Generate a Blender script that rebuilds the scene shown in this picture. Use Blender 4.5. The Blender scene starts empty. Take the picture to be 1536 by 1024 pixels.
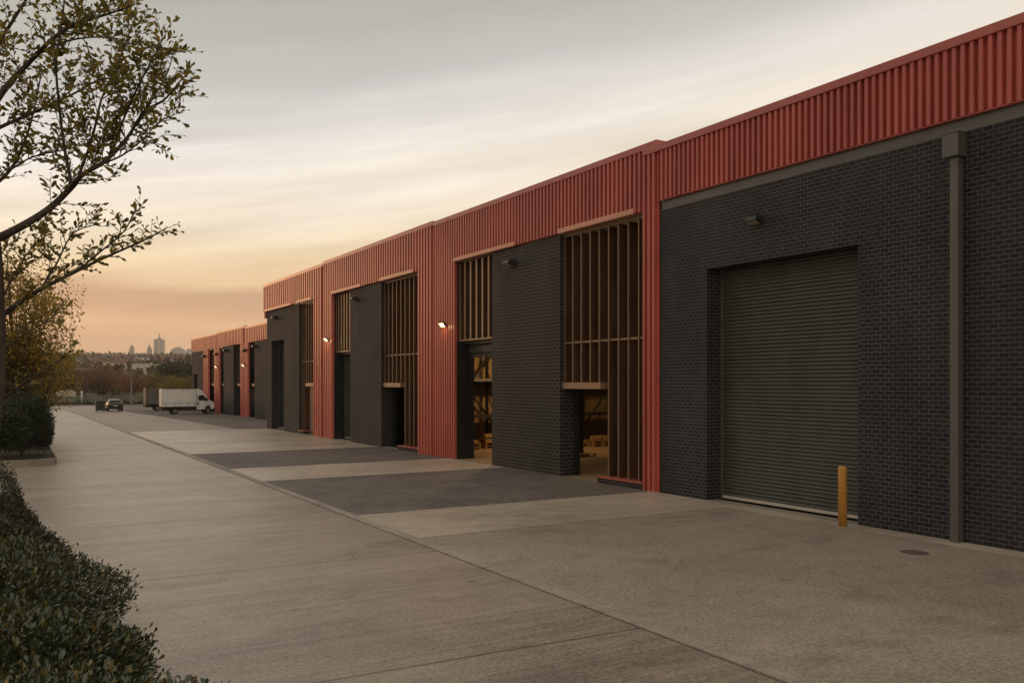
import bpy, math, random
import numpy as np
from mathutils import Vector
R = math.radians
random.seed(7); rng = np.random.default_rng(7)
S = bpy.context.scene; C = S.collection

# ------------------------------------------------------------------ helpers
def lin(r, g, b):
    f = lambda c: (c/255/12.92 if c/255 <= .04045 else ((c/255+.055)/1.055)**2.4)
    return (f(r), f(g), f(b), 1)

ORI = {}                                   # world origin of every object that holds absolute geometry
class MB:
    def __init__(s): s.v = []; s.f = []; s.sm = False
    def add(s, vs, fs):
        n = len(s.v); s.v += [tuple(v) for v in vs]; s.f += [tuple(i+n for i in f) for f in fs]
    def box(s, x0, x1, y0, y1, z0, z1):
        s.add([(x0,y0,z0),(x1,y0,z0),(x1,y1,z0),(x0,y1,z0),(x0,y0,z1),(x1,y0,z1),(x1,y1,z1),(x0,y1,z1)],
              [(0,3,2,1),(4,5,6,7),(0,1,5,4),(1,2,6,5),(2,3,7,6),(3,0,4,7)])
    def obox(s, c, h, ax):                 # box by centre, half sizes and three axes
        c = Vector(c); A = [Vector(a).normalized()*k for a, k in zip(ax, h)]
        vs = [c + A[0]*i + A[1]*j + A[2]*k for k in (-1,1) for j in (-1,1) for i in (-1,1)]
        s.add(vs, [(0,2,3,1),(4,5,7,6),(0,1,5,4),(1,3,7,5),(3,2,6,7),(2,0,4,6)])
    def prism(s, poly, a0, a1, axis='y'):  # polygon (two coords) extruded along an axis
        n = len(poly)
        def p(q, a): return {'y': (q[0], a, q[1]), 'x': (a, q[0], q[1]), 'z': (q[0], q[1], a)}[axis]
        s.add([p(q, a0) for q in poly]+[p(q, a1) for q in poly],
              [tuple(range(n))[::-1], tuple(range(n, 2*n))]+[(i, (i+1) % n, n+(i+1) % n, n+i) for i in range(n)])
    def tube(s, pts, rad, n=7, cap=True):
        pts = [Vector(p) for p in pts]; base = len(s.v); m = len(pts)
        t0 = (pts[1]-pts[0]).normalized(); u = t0.orthogonal().normalized()
        for i, p in enumerate(pts):
            t = (pts[min(i+1, m-1)]-pts[max(i-1, 0)]).normalized()
            u = (u - t*u.dot(t)).normalized(); w = t.cross(u)
            for k in range(n):
                a = 2*math.pi*k/n
                s.v.append(tuple(p + (u*math.cos(a)+w*math.sin(a))*rad[i]))
        for i in range(m-1):
            for k in range(n):
                a, b = base+i*n+k, base+i*n+(k+1) % n
                s.f.append((a, b, b+n, a+n))
        if cap:
            s.f.append(tuple(base+k for k in range(n))[::-1]); s.f.append(tuple(base+(m-1)*n+k for k in range(n)))
    def lathe(s, prof, c=(0,0,0), n=20):   # (radius, z) about the vertical
        b = len(s.v); m = len(prof)
        for r, z in prof:
            for k in range(n):
                a = 2*math.pi*k/n; s.v.append((c[0]+r*math.cos(a), c[1]+r*math.sin(a), c[2]+z))
        for i in range(m-1):
            for k in range(n):
                p, q = b+i*n+k, b+i*n+(k+1) % n; s.f.append((p, q, q+n, p+n))
        s.f.append(tuple(b+k for k in range(n))[::-1]); s.f.append(tuple(b+(m-1)*n+k for k in range(n)))
    def build(s, name, mat, parent=None, origin=None, smooth=False, bevel=0, local=False):
        me = bpy.data.meshes.new(name)
        o0 = Vector((0,0,0)) if local else Vector(ORI[parent.name]) if parent else Vector(origin or (0,0,0))
        me.from_pydata([tuple(Vector(v)-o0) for v in s.v], [], s.f); me.update()
        me.materials.append(mat)
        o = bpy.data.objects.new(name, me); C.objects.link(o)
        if parent: o.parent = parent
        else: o.location = o0
        ORI[o.name] = o0
        if smooth: me.polygons.foreach_set('use_smooth', [True]*len(me.polygons))
        if bevel:
            b = o.modifiers.new('bevel', 'BEVEL'); b.width = bevel; b.segments = 2; b.limit_method = 'ANGLE'
        return o

def tag(o, label=None, cat=None, group=None, kind=None):
    for k, v in (('label', label), ('category', cat), ('group', group), ('kind', kind)):
        if v: o[k] = v
    return o
def thing(name, loc, label, cat, group=None, rz=0):
    o = bpy.data.objects.new(name, None); C.objects.link(o); o.location = loc; o.rotation_euler.z = rz
    o.empty_display_size = .3; ORI[o.name] = Vector(loc)
    return tag(o, label, cat, group)
def clone(o, parent=None):
    c = o.copy(); C.objects.link(c); ORI[c.name] = ORI[o.name]
    if parent: c.parent = parent
    for ch in list(o.children): clone(ch, c)
    return c
def spline(pts, k=5):
    P = [Vector(p) for p in pts]; P = [P[0]*2-P[1]]+P+[P[-1]*2-P[-2]]; out = []
    for i in range(1, len(P)-2):
        for j in range(k):
            t = j/k; a, b, c, d = P[i-1:i+3]
            out.append(.5*((2*b)+(c-a)*t+(2*a-5*b+4*c-d)*t*t+(3*b-a-3*c+d)*t**3))
    out.append(P[-2]); return out

# ------------------------------------------------------------------ camera: 3.2 m up, terrace runs along +Y on its right
HC = 3.2; F = 1300.0; YAW = math.atan(774/1300); SA, CA = math.sin(YAW), math.cos(YAW)
cam = bpy.data.cameras.new('camera'); co = bpy.data.objects.new('camera', cam); C.objects.link(co)
co.location = (0,0,HC); co.rotation_euler = (R(90), 0, -YAW)
cam.sensor_width = 36; cam.lens = 36*F/1536; cam.shift_y = 63/1536; cam.clip_end = 8000; cam.clip_start = .1
S.camera = co
def P(px, py, zc):                          # survey of the photograph: pixel + depth -> point in metres
    xr = (px-768)/F*zc
    return Vector((zc*SA+xr*CA, zc*CA-xr*SA, HC-(py-575)/F*zc))

# ------------------------------------------------------------------ materials
class NT:
    def __init__(s, name):
        s.m = bpy.data.materials.new(name); s.m.use_nodes = True
        s.t = s.m.node_tree; s.n = s.t.nodes; s.l = s.t.links
        s.b = s.n['Principled BSDF']; s.out = s.n['Material Output']
    def __call__(s, typ, **kw):
        n = s.n.new(typ)
        for k, v in kw.items():
            if k.startswith('i_'):
                key = k[2:]; key = int(key) if key.isdigit() else key.replace('_', ' ')
                s.set(n.inputs[key], v)
            else: setattr(n, k, v)
        return n
    def set(s, sock, v):
        if isinstance(v, bpy.types.NodeSocket): s.l.new(v, sock)
        else: sock.default_value = v
    def math(s, op, a, b=0.0, clamp=False):
        n = s.n.new('ShaderNodeMath'); n.operation = op; n.use_clamp = clamp
        s.set(n.inputs[0], a); s.set(n.inputs[1], b); return n.outputs[0]
    def mix(s, f, a, b, mode='MIX'):
        n = s.n.new('ShaderNodeMix'); n.data_type = 'RGBA'; n.blend_type = mode
        s.set(n.inputs[0], f); s.set(n.inputs[6], a); s.set(n.inputs[7], b); return n.outputs[2]
    def ramp(s, f, stops):
        n = s.n.new('ShaderNodeValToRGB'); e = n.color_ramp.elements
        while len(e) < len(stops): e.new(.5)
        for k, (p, c) in enumerate(stops):
            e[k].position = p; e[k].color = c if isinstance(c, tuple) else (c, c, c, 1)
        s.set(n.inputs[0], f); return n.outputs[0]
    def pos(s): return s('ShaderNodeNewGeometry').outputs['Position']
    def scaled(s, vec, sc):
        n = s('ShaderNodeVectorMath', operation='MULTIPLY'); s.l.new(vec, n.inputs[0]); n.inputs[1].default_value = sc; return n.outputs[0]
    def noise(s, vec, scale=1, detail=3, rough=.55):
        n = s('ShaderNodeTexNoise'); n.inputs['Scale'].default_value = scale; n.inputs['Detail'].default_value = detail
        n.inputs['Roughness'].default_value = rough; s.l.new(vec, n.inputs['Vector']); return n.outputs['Fac']
    def bump(s, h, strength=.3, dist=.01):
        n = s('ShaderNodeBump'); n.inputs['Strength'].default_value = strength; n.inputs['Distance'].default_value = dist
        s.l.new(h, n.inputs['Height']); s.l.new(n.outputs[0], s.b.inputs['Normal'])
    def P(s, **kw):
        for k, v in kw.items(): s.set(s.b.inputs[{'col': 'Base Color', 'rough': 'Roughness', 'metal': 'Metallic', 'spec': 'Specular IOR Level'}[k]], v)
        return s.m
def c3(r, g, b): return (r, g, b, 1)

def paint(name, col, rough=.45, metal=0, var=.12, spec=.5, streak=True, bump=0, sheet=0):
    m = NT(name); p = m.pos()
    n = m.noise(m.scaled(p, (1.3,1.3,.5 if streak else 1.3)), 1.0, 5)
    n2 = m.noise(p, 14, 3)
    f = m.math('ADD', m.math('MULTIPLY', n, .7), m.math('MULTIPLY', n2, .3))
    if sheet:      # neighbouring sheets come from different batches
        sp = m('ShaderNodeSeparateXYZ'); m.l.new(p, sp.inputs[0]); wn_ = m('ShaderNodeTexWhiteNoise', noise_dimensions='1D')
        m.l.new(m.math('FLOOR', m.math('DIVIDE', sp.outputs[1], sheet)), wn_.inputs['W'])
        run = m.noise(m.scaled(p, (3,9,.25)), 1, 4)
        f = m.math('ADD', f, m.math('ADD', m.math('MULTIPLY', m.math('SUBTRACT', wn_.outputs['Value'], .5), .22), m.math('MULTIPLY', m.math('SUBTRACT', run, .5), .5)))
    lo = tuple(c*(1-var*1.6) for c in col[:3])+(1,); hi = tuple(min(1, c*(1+var*1.4)) for c in col[:3])+(1,)
    m.P(col=m.ramp(f, [(.3, lo), (.7, hi)]), rough=m.math('ADD', m.math('MULTIPLY', n2, .2), rough-.1), metal=metal, spec=spec)
    if bump: m.bump(n2, bump, .01)
    return m.m

def brick_mat(name, c1, c2, mortar, bw=.21, rh=.095, ms=.010, tint=None):
    m = NT(name); g = m('ShaderNodeNewGeometry'); sp = m('ShaderNodeSeparateXYZ'); m.l.new(g.outputs['Position'], sp.inputs[0])
    sn = m('ShaderNodeSeparateXYZ'); m.l.new(g.outputs['True Normal'], sn.inputs[0])
    k = m.math('GREATER_THAN', m.math('ABSOLUTE', sn.outputs[0]), .5)
    u = m.math('ADD', m.math('MULTIPLY', sp.outputs[1], k), m.math('MULTIPLY', sp.outputs[0], m.math('SUBTRACT', 1.0, k)))
    # slight unevenness of the coursing
    w = m.math('MULTIPLY', m.math('SUBTRACT', m.noise(g.outputs['Position'], 1.7, 2), .5), .012)
    cv = m('ShaderNodeCombineXYZ'); m.l.new(u, cv.inputs[0]); m.l.new(m.math('ADD', sp.outputs[2], w), cv.inputs[1])
    b = m('ShaderNodeTexBrick'); m.l.new(cv.outputs[0], b.inputs['Vector']); b.offset = .5
    for kk, v in (('Color1', c1), ('Color2', c2), ('Mortar', mortar), ('Scale', 1.0), ('Mortar Size', ms), ('Mortar Smooth', .25), ('Bias', -.1), ('Brick Width', bw), ('Row Height', rh)):
        b.inputs[kk].default_value = v
    big = m.noise(g.outputs['Position'], .55, 4); fine = m.noise(g.outputs['Position'], 26, 3)
    col = m.mix(m.ramp(big, [(.42, 0.0), (.70, .6)]), b.outputs['Color'], tint or c3(.038,.030,.031), 'MIX')
    col = m.mix(b.outputs['Fac'], col, b.outputs['Color'])
    dark = m.ramp(m.noise(m.scaled(g.outputs['Position'], (1,1,.35)), .9, 5), [(.3, .72), (.7, 1.15)])
    col = m.mix(1.0, col, dark, 'MULTIPLY')
    col = m.mix(1.0, col, m.ramp(fine, [(.25, .75), (.75, 1.2)]), 'MULTIPLY')
    h = m.math('ADD', m.math('MULTIPLY', m.math('SUBTRACT', 1.0, b.outputs['Fac']), 1.0), m.math('MULTIPLY', fine, .35))
    m.P(col=col, rough=m.ramp(fine, [(.3, .6), (.7, .85)]), spec=.28); m.bump(h, .75, .012)
    return m.m

M = {}
M['red'] = paint('red_cladding', c3(.45,.098,.074), .40, var=.13, sheet=1.12)
M['coping'] = paint('red_flashing', c3(.43,.108,.084), .36, var=.10)
M['header'] = paint('pale_red_flashing', c3(.60,.26,.17), .42, var=.06)
M['brick'] = brick_mat('charcoal_brick', c3(.028,.0265,.0305), c3(.0110,.0113,.0152), c3(.17,.16,.156), ms=.0062)
M['brickrib'] = brick_mat('ribbed_charcoal_brick', c3(.026,.0235,.025), c3(.012,.0115,.0135), c3(.085,.078,.072), bw=.27, rh=.125, ms=.022, tint=c3(.033,.029,.030))
M['steel'] = paint('grey_green_steel', c3(.105,.10,.087), .42, var=.10)
M['shutter'] = paint('olive_shutter', c3(.078,.081,.066), .36, var=.17)
M['jamb'] = paint('dark_green_jamb', c3(.016,.02,.018), .45)
M['alu'] = paint('pale_threshold', c3(.5,.46,.4), .4)
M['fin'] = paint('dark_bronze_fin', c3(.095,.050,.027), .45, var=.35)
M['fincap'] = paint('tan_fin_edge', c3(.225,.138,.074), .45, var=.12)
M['lintel'] = paint('bronze_lintel', c3(.33,.20,.125), .4, var=.12)
M['browndoor'] = paint('brown_door', c3(.11,.068,.042), .5, var=.2)
M['dark'] = paint('dark_void', c3(.012,.011,.010), .8)
M['roof'] = paint('roof_membrane', c3(.15,.15,.15), .8)
M['inner'] = paint('beige_inner_wall', c3(.21,.15,.085), .8, var=.25)
M['innerfloor'] = paint('sealed_warehouse_floor', c3(.36,.27,.17), .35, var=.2, streak=False)
M['rack'] = paint('dark_rack_steel', c3(.02,.02,.022), .5)
M['pallet'] = paint('pallet_wood', c3(.36,.22,.10), .75, var=.3)
M['carton'] = paint('carton_board', c3(.30,.19,.09), .8, var=.35)
M['yellow'] = paint('worn_yellow_paint', c3(.50,.24,.045), .5, var=.25)
M['iron'] = paint('cast_iron', c3(.16,.135,.11), .6, var=.3, bump=.4)
M['black'] = paint('black_rubber', c3(.012,.012,.012), .7)
M['rim'] = paint('grey_rim', c3(.16,.16,.16), .4)
M['lamp_body'] = paint('lamp_housing', c3(.035,.034,.03), .45)
M['lens_off'] = paint('unlit_lens', c3(.42,.37,.28), .2)
M['white'] = paint('white_vehicle_paint', c3(.80,.78,.75), .35, var=.05)
M['greybox'] = paint('grey_box_body', c3(.13,.115,.098), .5, var=.1)
M['glass'] = paint('dark_glass', c3(.02,.022,.025), .08, var=0, spec=.8)
M['carblack'] = paint('black_car_paint', c3(.012,.013,.015), .22, var=.05, spec=.6)
M['silver'] = paint('pale_car_roof', c3(.5,.48,.45), .25, var=.03)
M['redlamp'] = paint('red_tail_lens', c3(.35,.05,.03), .2)
M['binbody'] = paint('dark_bin_plastic', c3(.02,.024,.022), .5)
M['wood_pole'] = paint('weathered_pole', c3(.19,.165,.14), .8, var=.25)
M['fence'] = paint('sage_fence', c3(.16,.16,.12), .7, var=.2)
M['pale'] = paint('pale_render', c3(.66,.61,.55), .8, var=.1)
M['tile'] = paint('brown_roof_tile', c3(.17,.10,.075), .8, var=.25)
M['pane'] = paint('dull_window', c3(.06,.06,.065), .2)
M['kerb'] = paint('kerb_concrete', c3(.30,.265,.225), .85, var=.2, streak=False, bump=.3)
M['soil'] = paint('bark_mulch', c3(.045,.032,.022), .95, var=.4, streak=False, bump=.8)

def emis(name, col, st):
    m = NT(name); m.b.inputs['Emission Color'].default_value = col; m.b.inputs['Emission Strength'].default_value = st
    m.P(col=c3(.5,.45,.35)); return m.m
M['lit'] = emis('lit_lamp_lens', c3(1,.74,.36), 1.35)
M['bulb'] = emis('warm_bulb', c3(1,.62,.25), 12.0)

def concrete(name, base, streak, speck, bands, rough=.8, joints=0):
    m = NT(name); p = m.pos()
    big = m.noise(p, .22, 5, .6)
    st1 = m.noise(m.scaled(p, (.22,5.5,1)), 1, 4, .65)
    st2 = m.noise(m.scaled(p, (.9,34,1)), 1, 3, .7)
    shade_bands = m.noise(m.scaled(p, (.05,.55,1)), 1, 4, .6)  # broad soft shade bands across the ground, put into the colour
    fine = m.noise(p, 38, 3, .7); grit = m.noise(p, 120, 2, .7)
    mid = m.noise(p, 2.3, 5, .65); gr2 = m.noise(p, 16, 3, .75)
    f = m.math('MULTIPLY', m.math('SUBTRACT', big, .5), .75)
    for n, w in ((st1, streak*1.0), (st2, streak*1.1), (shade_bands, bands), (mid, .45), (fine, speck*1.5), (gr2, speck*1.5), (grit, speck*1.4)):
        f = m.math('ADD', f, m.math('MULTIPLY', m.math('SUBTRACT', n, .5), w))
    f = m.math('ADD', f, .5)
    lo = tuple(c*.45 for c in base[:3])+(1,); hi = tuple(c*1.5 for c in base[:3])+(1,)
    col = m.ramp(f, [(.12, lo), (.5, base), (.9, hi)])
    stain = m.ramp(m.noise(m.scaled(p, (.5,.8,1)), 1, 6, .65), [(.54, 1.0), (.74, .62)])
    spot = m.noise(p, 3.1, 2, .4); stain = m.mix(1.0, stain, m.ramp(spot, [(.70, 1.0), (.76, .72)]), 'MULTIPLY')
    v = m('ShaderNodeTexVoronoi', feature='DISTANCE_TO_EDGE'); v.inputs['Scale'].default_value = .13
    wob = m('ShaderNodeVectorMath', operation='ADD'); nn = m('ShaderNodeTexNoise'); nn.inputs['Scale'].default_value = 1.1; nn.inputs['Detail'].default_value = 5
    m.l.new(p, nn.inputs['Vector']); m.l.new(p, wob.inputs[0]); m.l.new(nn.outputs['Color'], wob.inputs[1]); m.l.new(wob.outputs[0], v.inputs['Vector'])
    crack = m.math('MULTIPLY', m.math('LESS_THAN', v.outputs['Distance'], .0016), m.math('GREATER_THAN', m.noise(p, .35, 3), .56))
    stain = m.mix(m.math('MULTIPLY', crack, .5), stain, c3(.25,.22,.2))
    col = m.mix(1.0, col, stain, 'MULTIPLY')
    h = m.math('ADD', m.math('MULTIPLY', st2, streak), m.math('ADD', m.math('MULTIPLY', fine, speck*1.5), m.math('MULTIPLY', grit, speck)))
    if joints:
        sp = m('ShaderNodeSeparateXYZ'); m.l.new(p, sp.inputs[0])
        fr = m.math('FRACT', m.math('DIVIDE', m.math('ADD', sp.outputs[1], m.math('MULTIPLY', sp.outputs[0], .035)), joints))
        ln = m.math('LESS_THAN', m.math('ABSOLUTE', m.math('SUBTRACT', fr, .5)), .02/joints)
        col = m.mix(m.math('MULTIPLY', ln, .75), col, c3(.05,.042,.035))
    m.P(col=col, rough=rough, spec=.5); m.bump(h, .4, .005)
    return m.m
M['lane'] = concrete('brushed_concrete', c3(.318,.264,.210), .72, .85, .7, .36, joints=6.1)
M['apron'] = concrete('exposed_aggregate', c3(.335,.279,.225), .08, 1.1, .12, .6)
M['slab'] = concrete('smooth_concrete', c3(.48,.407,.328), .45, .45, .5, .38)
M['edge'] = concrete('edging_concrete', c3(.34,.292,.243), .1, .5, .2)
M['asphalt'] = concrete('old_asphalt', c3(.15,.127,.107), .15, .55, .3, .8)
M['earth'] = concrete('grass_and_earth', c3(.075,.07,.042), .1, .8, .2, .95)

def paver_mat():
    m = NT('dark_block_paving'); p = m.pos()
    b = m('ShaderNodeTexBrick'); m.l.new(p, b.inputs['Vector']); b.offset = .5
    for kk, v in (('Color1', c3(.20,.17,.145)), ('Color2', c3(.13,.112,.097)), ('Mortar', c3(.045,.04,.034)), ('Scale', 1.0), ('Mortar Size', .012), ('Mortar Smooth', .3), ('Brick Width', .30), ('Row Height', .15)):
        b.inputs[kk].default_value = v
    big = m.noise(p, .4, 5, .6); fine = m.noise(p, 50, 3)
    col = m.mix(1.0, b.outputs['Color'], m.ramp(big, [(.3, .75), (.7, 1.3)]), 'MULTIPLY')
    col = m.mix(m.ramp(m.noise(m.scaled(p, (.3,1.5,1)), 1, 4), [(.5, 0.0), (.8, .35)]), col, c3(.17,.145,.12))
    h = m.math('ADD', m.math('SUBTRACT', 1.0, b.outputs['Fac']), m.math('MULTIPLY', fine, .4))
    m.P(col=col, rough=m.ramp(fine, [(.3, .55), (.7, .85)]), spec=.4); m.bump(h, .8, .012)
    return m.m
M['paver'] = paver_mat()

def leaf_mat(name, cols, rough=.42, trans=.35, tcol=None, spec=.5):
    m = NT(name); g = m('ShaderNodeNewGeometry')
    n = len(cols)
    col = m.ramp(g.outputs['Random Per Island'], [(i/(max(1, n-1)), c3(*c)) for i, c in enumerate(cols)])
    vein = m.noise(g.outputs['Position'], 30, 2)
    col = m.mix(1.0, col, m.ramp(vein, [(.3, .8), (.7, 1.2)]), 'MULTIPLY')
    m.P(col=col, rough=rough, spec=spec)
    tr = m('ShaderNodeBsdfTranslucent'); m.l.new(m.mix(1.0, col, tcol or c3(1.6,1.5,.7), 'MULTIPLY'), tr.inputs[0])
    mx = m('ShaderNodeMixShader'); mx.inputs[0].default_value = trans
    m.l.new(m.b.outputs[0], mx.inputs[1]); m.l.new(tr.outputs[0], mx.inputs[2]); m.l.new(mx.outputs[0], m.out.inputs[0])
    return m.m
def bark_mat(name, a, b):
    m = NT(name); p = m.pos(); n = m.noise(m.scaled(p, (6,6,1.6)), 3, 5, .65)
    m.P(col=m.ramp(n, [(.3, c3(*a)), (.7, c3(*b))]), rough=.85); m.bump(n, .8, .02); return m.m
M['bark'] = bark_mat('grey_bark', (.03,.024,.018), (.095,.078,.06))
M['leaf_fg'] = leaf_mat('dark_olive_leaf', [(.07,.07,.022), (.125,.118,.036), (.19,.165,.048), (.26,.18,.042)], .42, .52)
M['leaf_gold'] = leaf_mat('golden_leaf', [(.085,.08,.022), (.16,.13,.03), (.28,.195,.035), (.46,.29,.05)], .5, .5)
M['leaf_hedge'] = leaf_mat('glossy_hedge_leaf', [(.016,.03,.013), (.03,.052,.02), (.05,.075,.028), (.024,.04,.018), (.10,.115,.05), (.036,.055,.024), (.045,.07,.03), (.20,.15,.04), (.03,.05,.02)], .26, .12, spec=.85)
M['leaf_purple'] = leaf_mat('purplish_leaf', [(.028,.026,.016), (.045,.035,.022), (.034,.042,.019), (.065,.05,.03), (.03,.04,.018)], .42, .15, spec=.5)
M['leaf_dark'] = leaf_mat('dark_shrub_leaf', [(.018,.03,.018), (.03,.042,.022), (.04,.05,.026), (.055,.06,.024)], .45, .15)
M['leaf_brown'] = leaf_mat('rusty_autumn_leaf', [(.15,.085,.055), (.22,.115,.065), (.27,.14,.075), (.17,.10,.065)], .6, .3, c3(1.2,1,.7))
M['leaf_green'] = leaf_mat('deep_green_leaf', [(.04,.045,.024), (.06,.062,.03), (.08,.075,.035)], .6, .2)
M['leaf_olive'] = leaf_mat('olive_leaf', [(.10,.088,.035), (.14,.115,.042), (.18,.14,.05)], .6, .3)
M['leaf_lime'] = leaf_mat('yellow_green_leaf', [(.13,.115,.035), (.20,.165,.045), (.28,.21,.055)], .6, .35)
M['wood_far'] = leaf_mat('far_wood', [(.085,.072,.05), (.13,.10,.07), (.10,.09,.055), (.18,.13,.09)], .8, .1)

# ------------------------------------------------------------------ setting
def sheet(name, x0, x1, y0, y1, z, mat, nx=1, ny=1):
    b = MB(); 
    b.add([(x0,y0,z),(x1,y0,z),(x1,y1,z),(x0,y1,z)], [(0,1,2,3)])
    return tag(b.build(name, mat), kind='structure')
def terrain(r):
    for (a, za), (c, zb) in zip(TP, TP[1:]):
        if r <= c: 
            t = (r-a)/(c-a); return za+(zb-za)*t
    return TP[-1][1]
TP = [(0,-.03), (152,-.03), (220,.5), (350,4), (600,12.5), (1000,25), (2000,55), (3200,92), (4300,124), (5000,128), (5600,110)]
b = MB(); rings = [0.01, 40, 100, 152, 180, 220, 280, 350, 450, 600, 800, 1000, 1400, 2000, 2600, 3200, 3800, 4300, 5000, 5600]; NA = 96
for r in rings:
    for k in range(NA):
        a = 2*math.pi*k/NA
        z = terrain(r) + (random.uniform(-.035, .035)*terrain(r) if r > 300 else 0)
        b.v.append((r*math.sin(a), r*math.cos(a), z))
for i in range(len(rings)-1):
    for k in range(NA):
        p, q = i*NA+k, i*NA+(k+1) % NA; b.f.append((p, q, q+NA, p+NA))
tag(b.build('ground', M['earth'], smooth=True), kind='structure')
D = 16.78; JX = 7.28; D2 = 20.7
sheet('road', -14, JX-.045, -12, 141, 0, M['lane'])
sheet('forecourt', JX+.24, D+.4, -12, 141, 0, M['apron'])
b = MB(); b.box(JX-.08, JX+.01, -12, 141, -.04, -.018); tag(b.build('road_joint', M['dark']), kind='structure')
b = MB(); y = -12
while y < 141:                                       # edging kerb laid in uneven lengths along the joint
    l = random.choice((1.8, 2.4, 3.0)); dx = random.uniform(-.006, .006)
    b.box(JX+dx, JX+.235, y+.008, y+l-.008, -.03, .012+random.uniform(-.003, .003)); y += l
tag(b.build('edging_kerb', M['edge'], bevel=.008), kind='structure')
sheet('pavement', JX+.25, D-.02, 20.0-3.6, 20.0, .004, M['slab'])
tag(bpy.data.objects['pavement'], kind='structure')
sheet('block_paving', JX+.25, D-.06, 20.0, 28.6, .004, M['paver'])
sheet('pavement', JX+.25, D-.06, 28.6, 33.3, .004, M['slab'])
sheet('block_paving', JX+.25, D-.06, 33.3, 41.2, .004, M['paver'])
sheet('pavement', JX+.25, D-.06, 41.2, 62.0, .004, M['slab'])
b = MB(); b.add([(14.6,62.0,.004),(D2+.3,62.0,.004),(D2+.3,141,.004),(12.6,141,.004),(12.9,104,.004),(13.6,90,.004)], [(0,1,2,3,4,5)])
tag(b.build('asphalt_yard', M['asphalt']), kind='structure')
sheet('wall_foot_strip', D-.62, D-.0, -12, 16.4, .004, M['slab'])
# planting beds on the left of the lane
def bed(name, poly, h, kerb=True):
    n = len(poly); mb = MB(); mb.prism(poly, -.02, h-.05, 'z'); tag(mb.build(name, M['soil']), kind='structure')
    if kerb:
        kb = MB(); c = Vector((sum(p[0] for p in poly)/n, sum(p[1] for p in poly)/n))
        outer = [Vector(p)+(Vector(p)-c).normalized()*.17 for p in poly]
        for i in range(n):
            j = (i+1) % n
            q = [poly[i], tuple(outer[i]), tuple(outer[j]), poly[j]]
            kb.prism(q, -.02, h, 'z')
        tag(kb.build('kerb', M['kerb'], bevel=.01), kind='structure')
arc = [(2.05-.9+.9*math.sin(a), 38.3+.9-.9*math.cos(a)) for a in [R(x) for x in range(0, 91, 15)]]
bed('planting_bed', [(-12, 38.3)]+arc+[(2.35, 60), (2.35, 96), (-12, 96)], .26)
bed('planting_bed', [(-8, 1), (1.15, 1), (1.30, 8), (.95, 17), (.45, 25), (-8, 25)], .08, kerb=True)

# ------------------------------------------------------------------ facade pieces
PITCH = .19
def corr_x(y, D, PITCH):
    t = (y/PITCH) % 1.0; a, c = max(D-.105*(PITCH/.187)**.6, D-.17), D-.006
    if t < .44: return a
    if t < .53: return a+(c-a)*(t-.44)/.09
    if t < .91: return c
    return c+(a-c)*(t-.91)/.09
def corrugated(mb, D, y0, y1, z0, z1, PITCH=.187):
    ys = {y0, y1}
    for k in range(int(y0/PITCH)-1, int(y1/PITCH)+2):
        for t in (0, .44, .53, .91):
            y = (k+t)*PITCH
            if y0 < y < y1: ys.add(y)
    ys = sorted(ys); n = len(ys); back = D+.03
    vs = [(corr_x(y-1e-6, D, PITCH), y, z0) for y in ys]+[(corr_x(y-1e-6, D, PITCH), y, z1) for y in ys]+[(back, y, z0) for y in ys]+[(back, y, z1) for y in ys]
    fs = []
    for i in range(n-1):
        fs += [(i, n+i, n+i+1, i+1), (2*n+i, i, i+1, 2*n+i+1), (n+i, 3*n+i, 3*n+i+1, n+i+1), (2*n+i, 2*n+i+1, 3*n+i+1, 3*n+i)]
    fs += [(0, 2*n, 3*n, n), (n-1, 2*n-1, 4*n-1, 3*n-1)]
    mb.add(vs, fs)
def gridwall(mb, x0, x1, ys, zs, holes):
    """wall slab x0..x1 split into cells; cells named in holes are left open, with reveals"""
    ny, nz = len(ys)-1, len(zs)-1
    solid = lambda i, j: 0 <= i < ny and 0 <= j < nz and (i, j) not in holes
    for i in range(ny):
        for j in range(nz):
            if not solid(i, j): continue
            a, b, c, d = ys[i], ys[i+1], zs[j], zs[j+1]
            mb.add([(x0,a,c),(x0,b,c),(x0,b,d),(x0,a,d)], [(0,3,2,1)])
            mb.add([(x1,a,c),(x1,b,c),(x1,b,d),(x1,a,d)], [(0,1,2,3)])
            if not solid(i-1, j): mb.add([(x0,a,c),(x1,a,c),(x1,a,d),(x0,a,d)], [(0,1,2,3)])
            if not solid(i+1, j): mb.add([(x0,b,c),(x1,b,c),(x1,b,d),(x0,b,d)], [(0,3,2,1)])
            if not solid(i, j-1): mb.add([(x0,a,c),(x0,b,c),(x1,b,c),(x1,a,c)], [(0,1,2,3)])
            if not solid(i, j+1): mb.add([(x0,a,d),(x0,b,d),(x1,b,d),(x1,a,d)], [(0,3,2,1)])
def shutter(root, X, y0, y1, z0, z1, name='roller_door', mat=None, pitch=.098):
    mb = MB(); prof = []; z = z0+.11
    while z < z1:
        for t, dx in ((0, .012), (.16, -.020), (.40, -.036), (.62, -.030), (.80, -.008), (.92, .010)):
            if z+t*pitch < z1: prof.append((X+dx, z+t*pitch))
        z += pitch
    n = len(prof)
    mb.add([(p[0], y0, p[1]) for p in prof]+[(p[0], y1, p[1]) for p in prof], [(i, i+1, n+i+1, n+i) for i in range(n-1)])
    d = mb.build(name, mat or M['shutter'], root)
    s = MB(); s.box(X-.05, X+.03, y0, y1, z0+.035, z0+.115); s.build('bottom_bar', M['alu'], d, bevel=.006)
    for a, c in ((y1-.07, y1-.001), (y0+.001, y0+.05)): g = MB(); g.box(X-.06, X+.05, a, c, z0, z1-.002); g.build('guide_rail', M['steel'], d)
    return d
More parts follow.
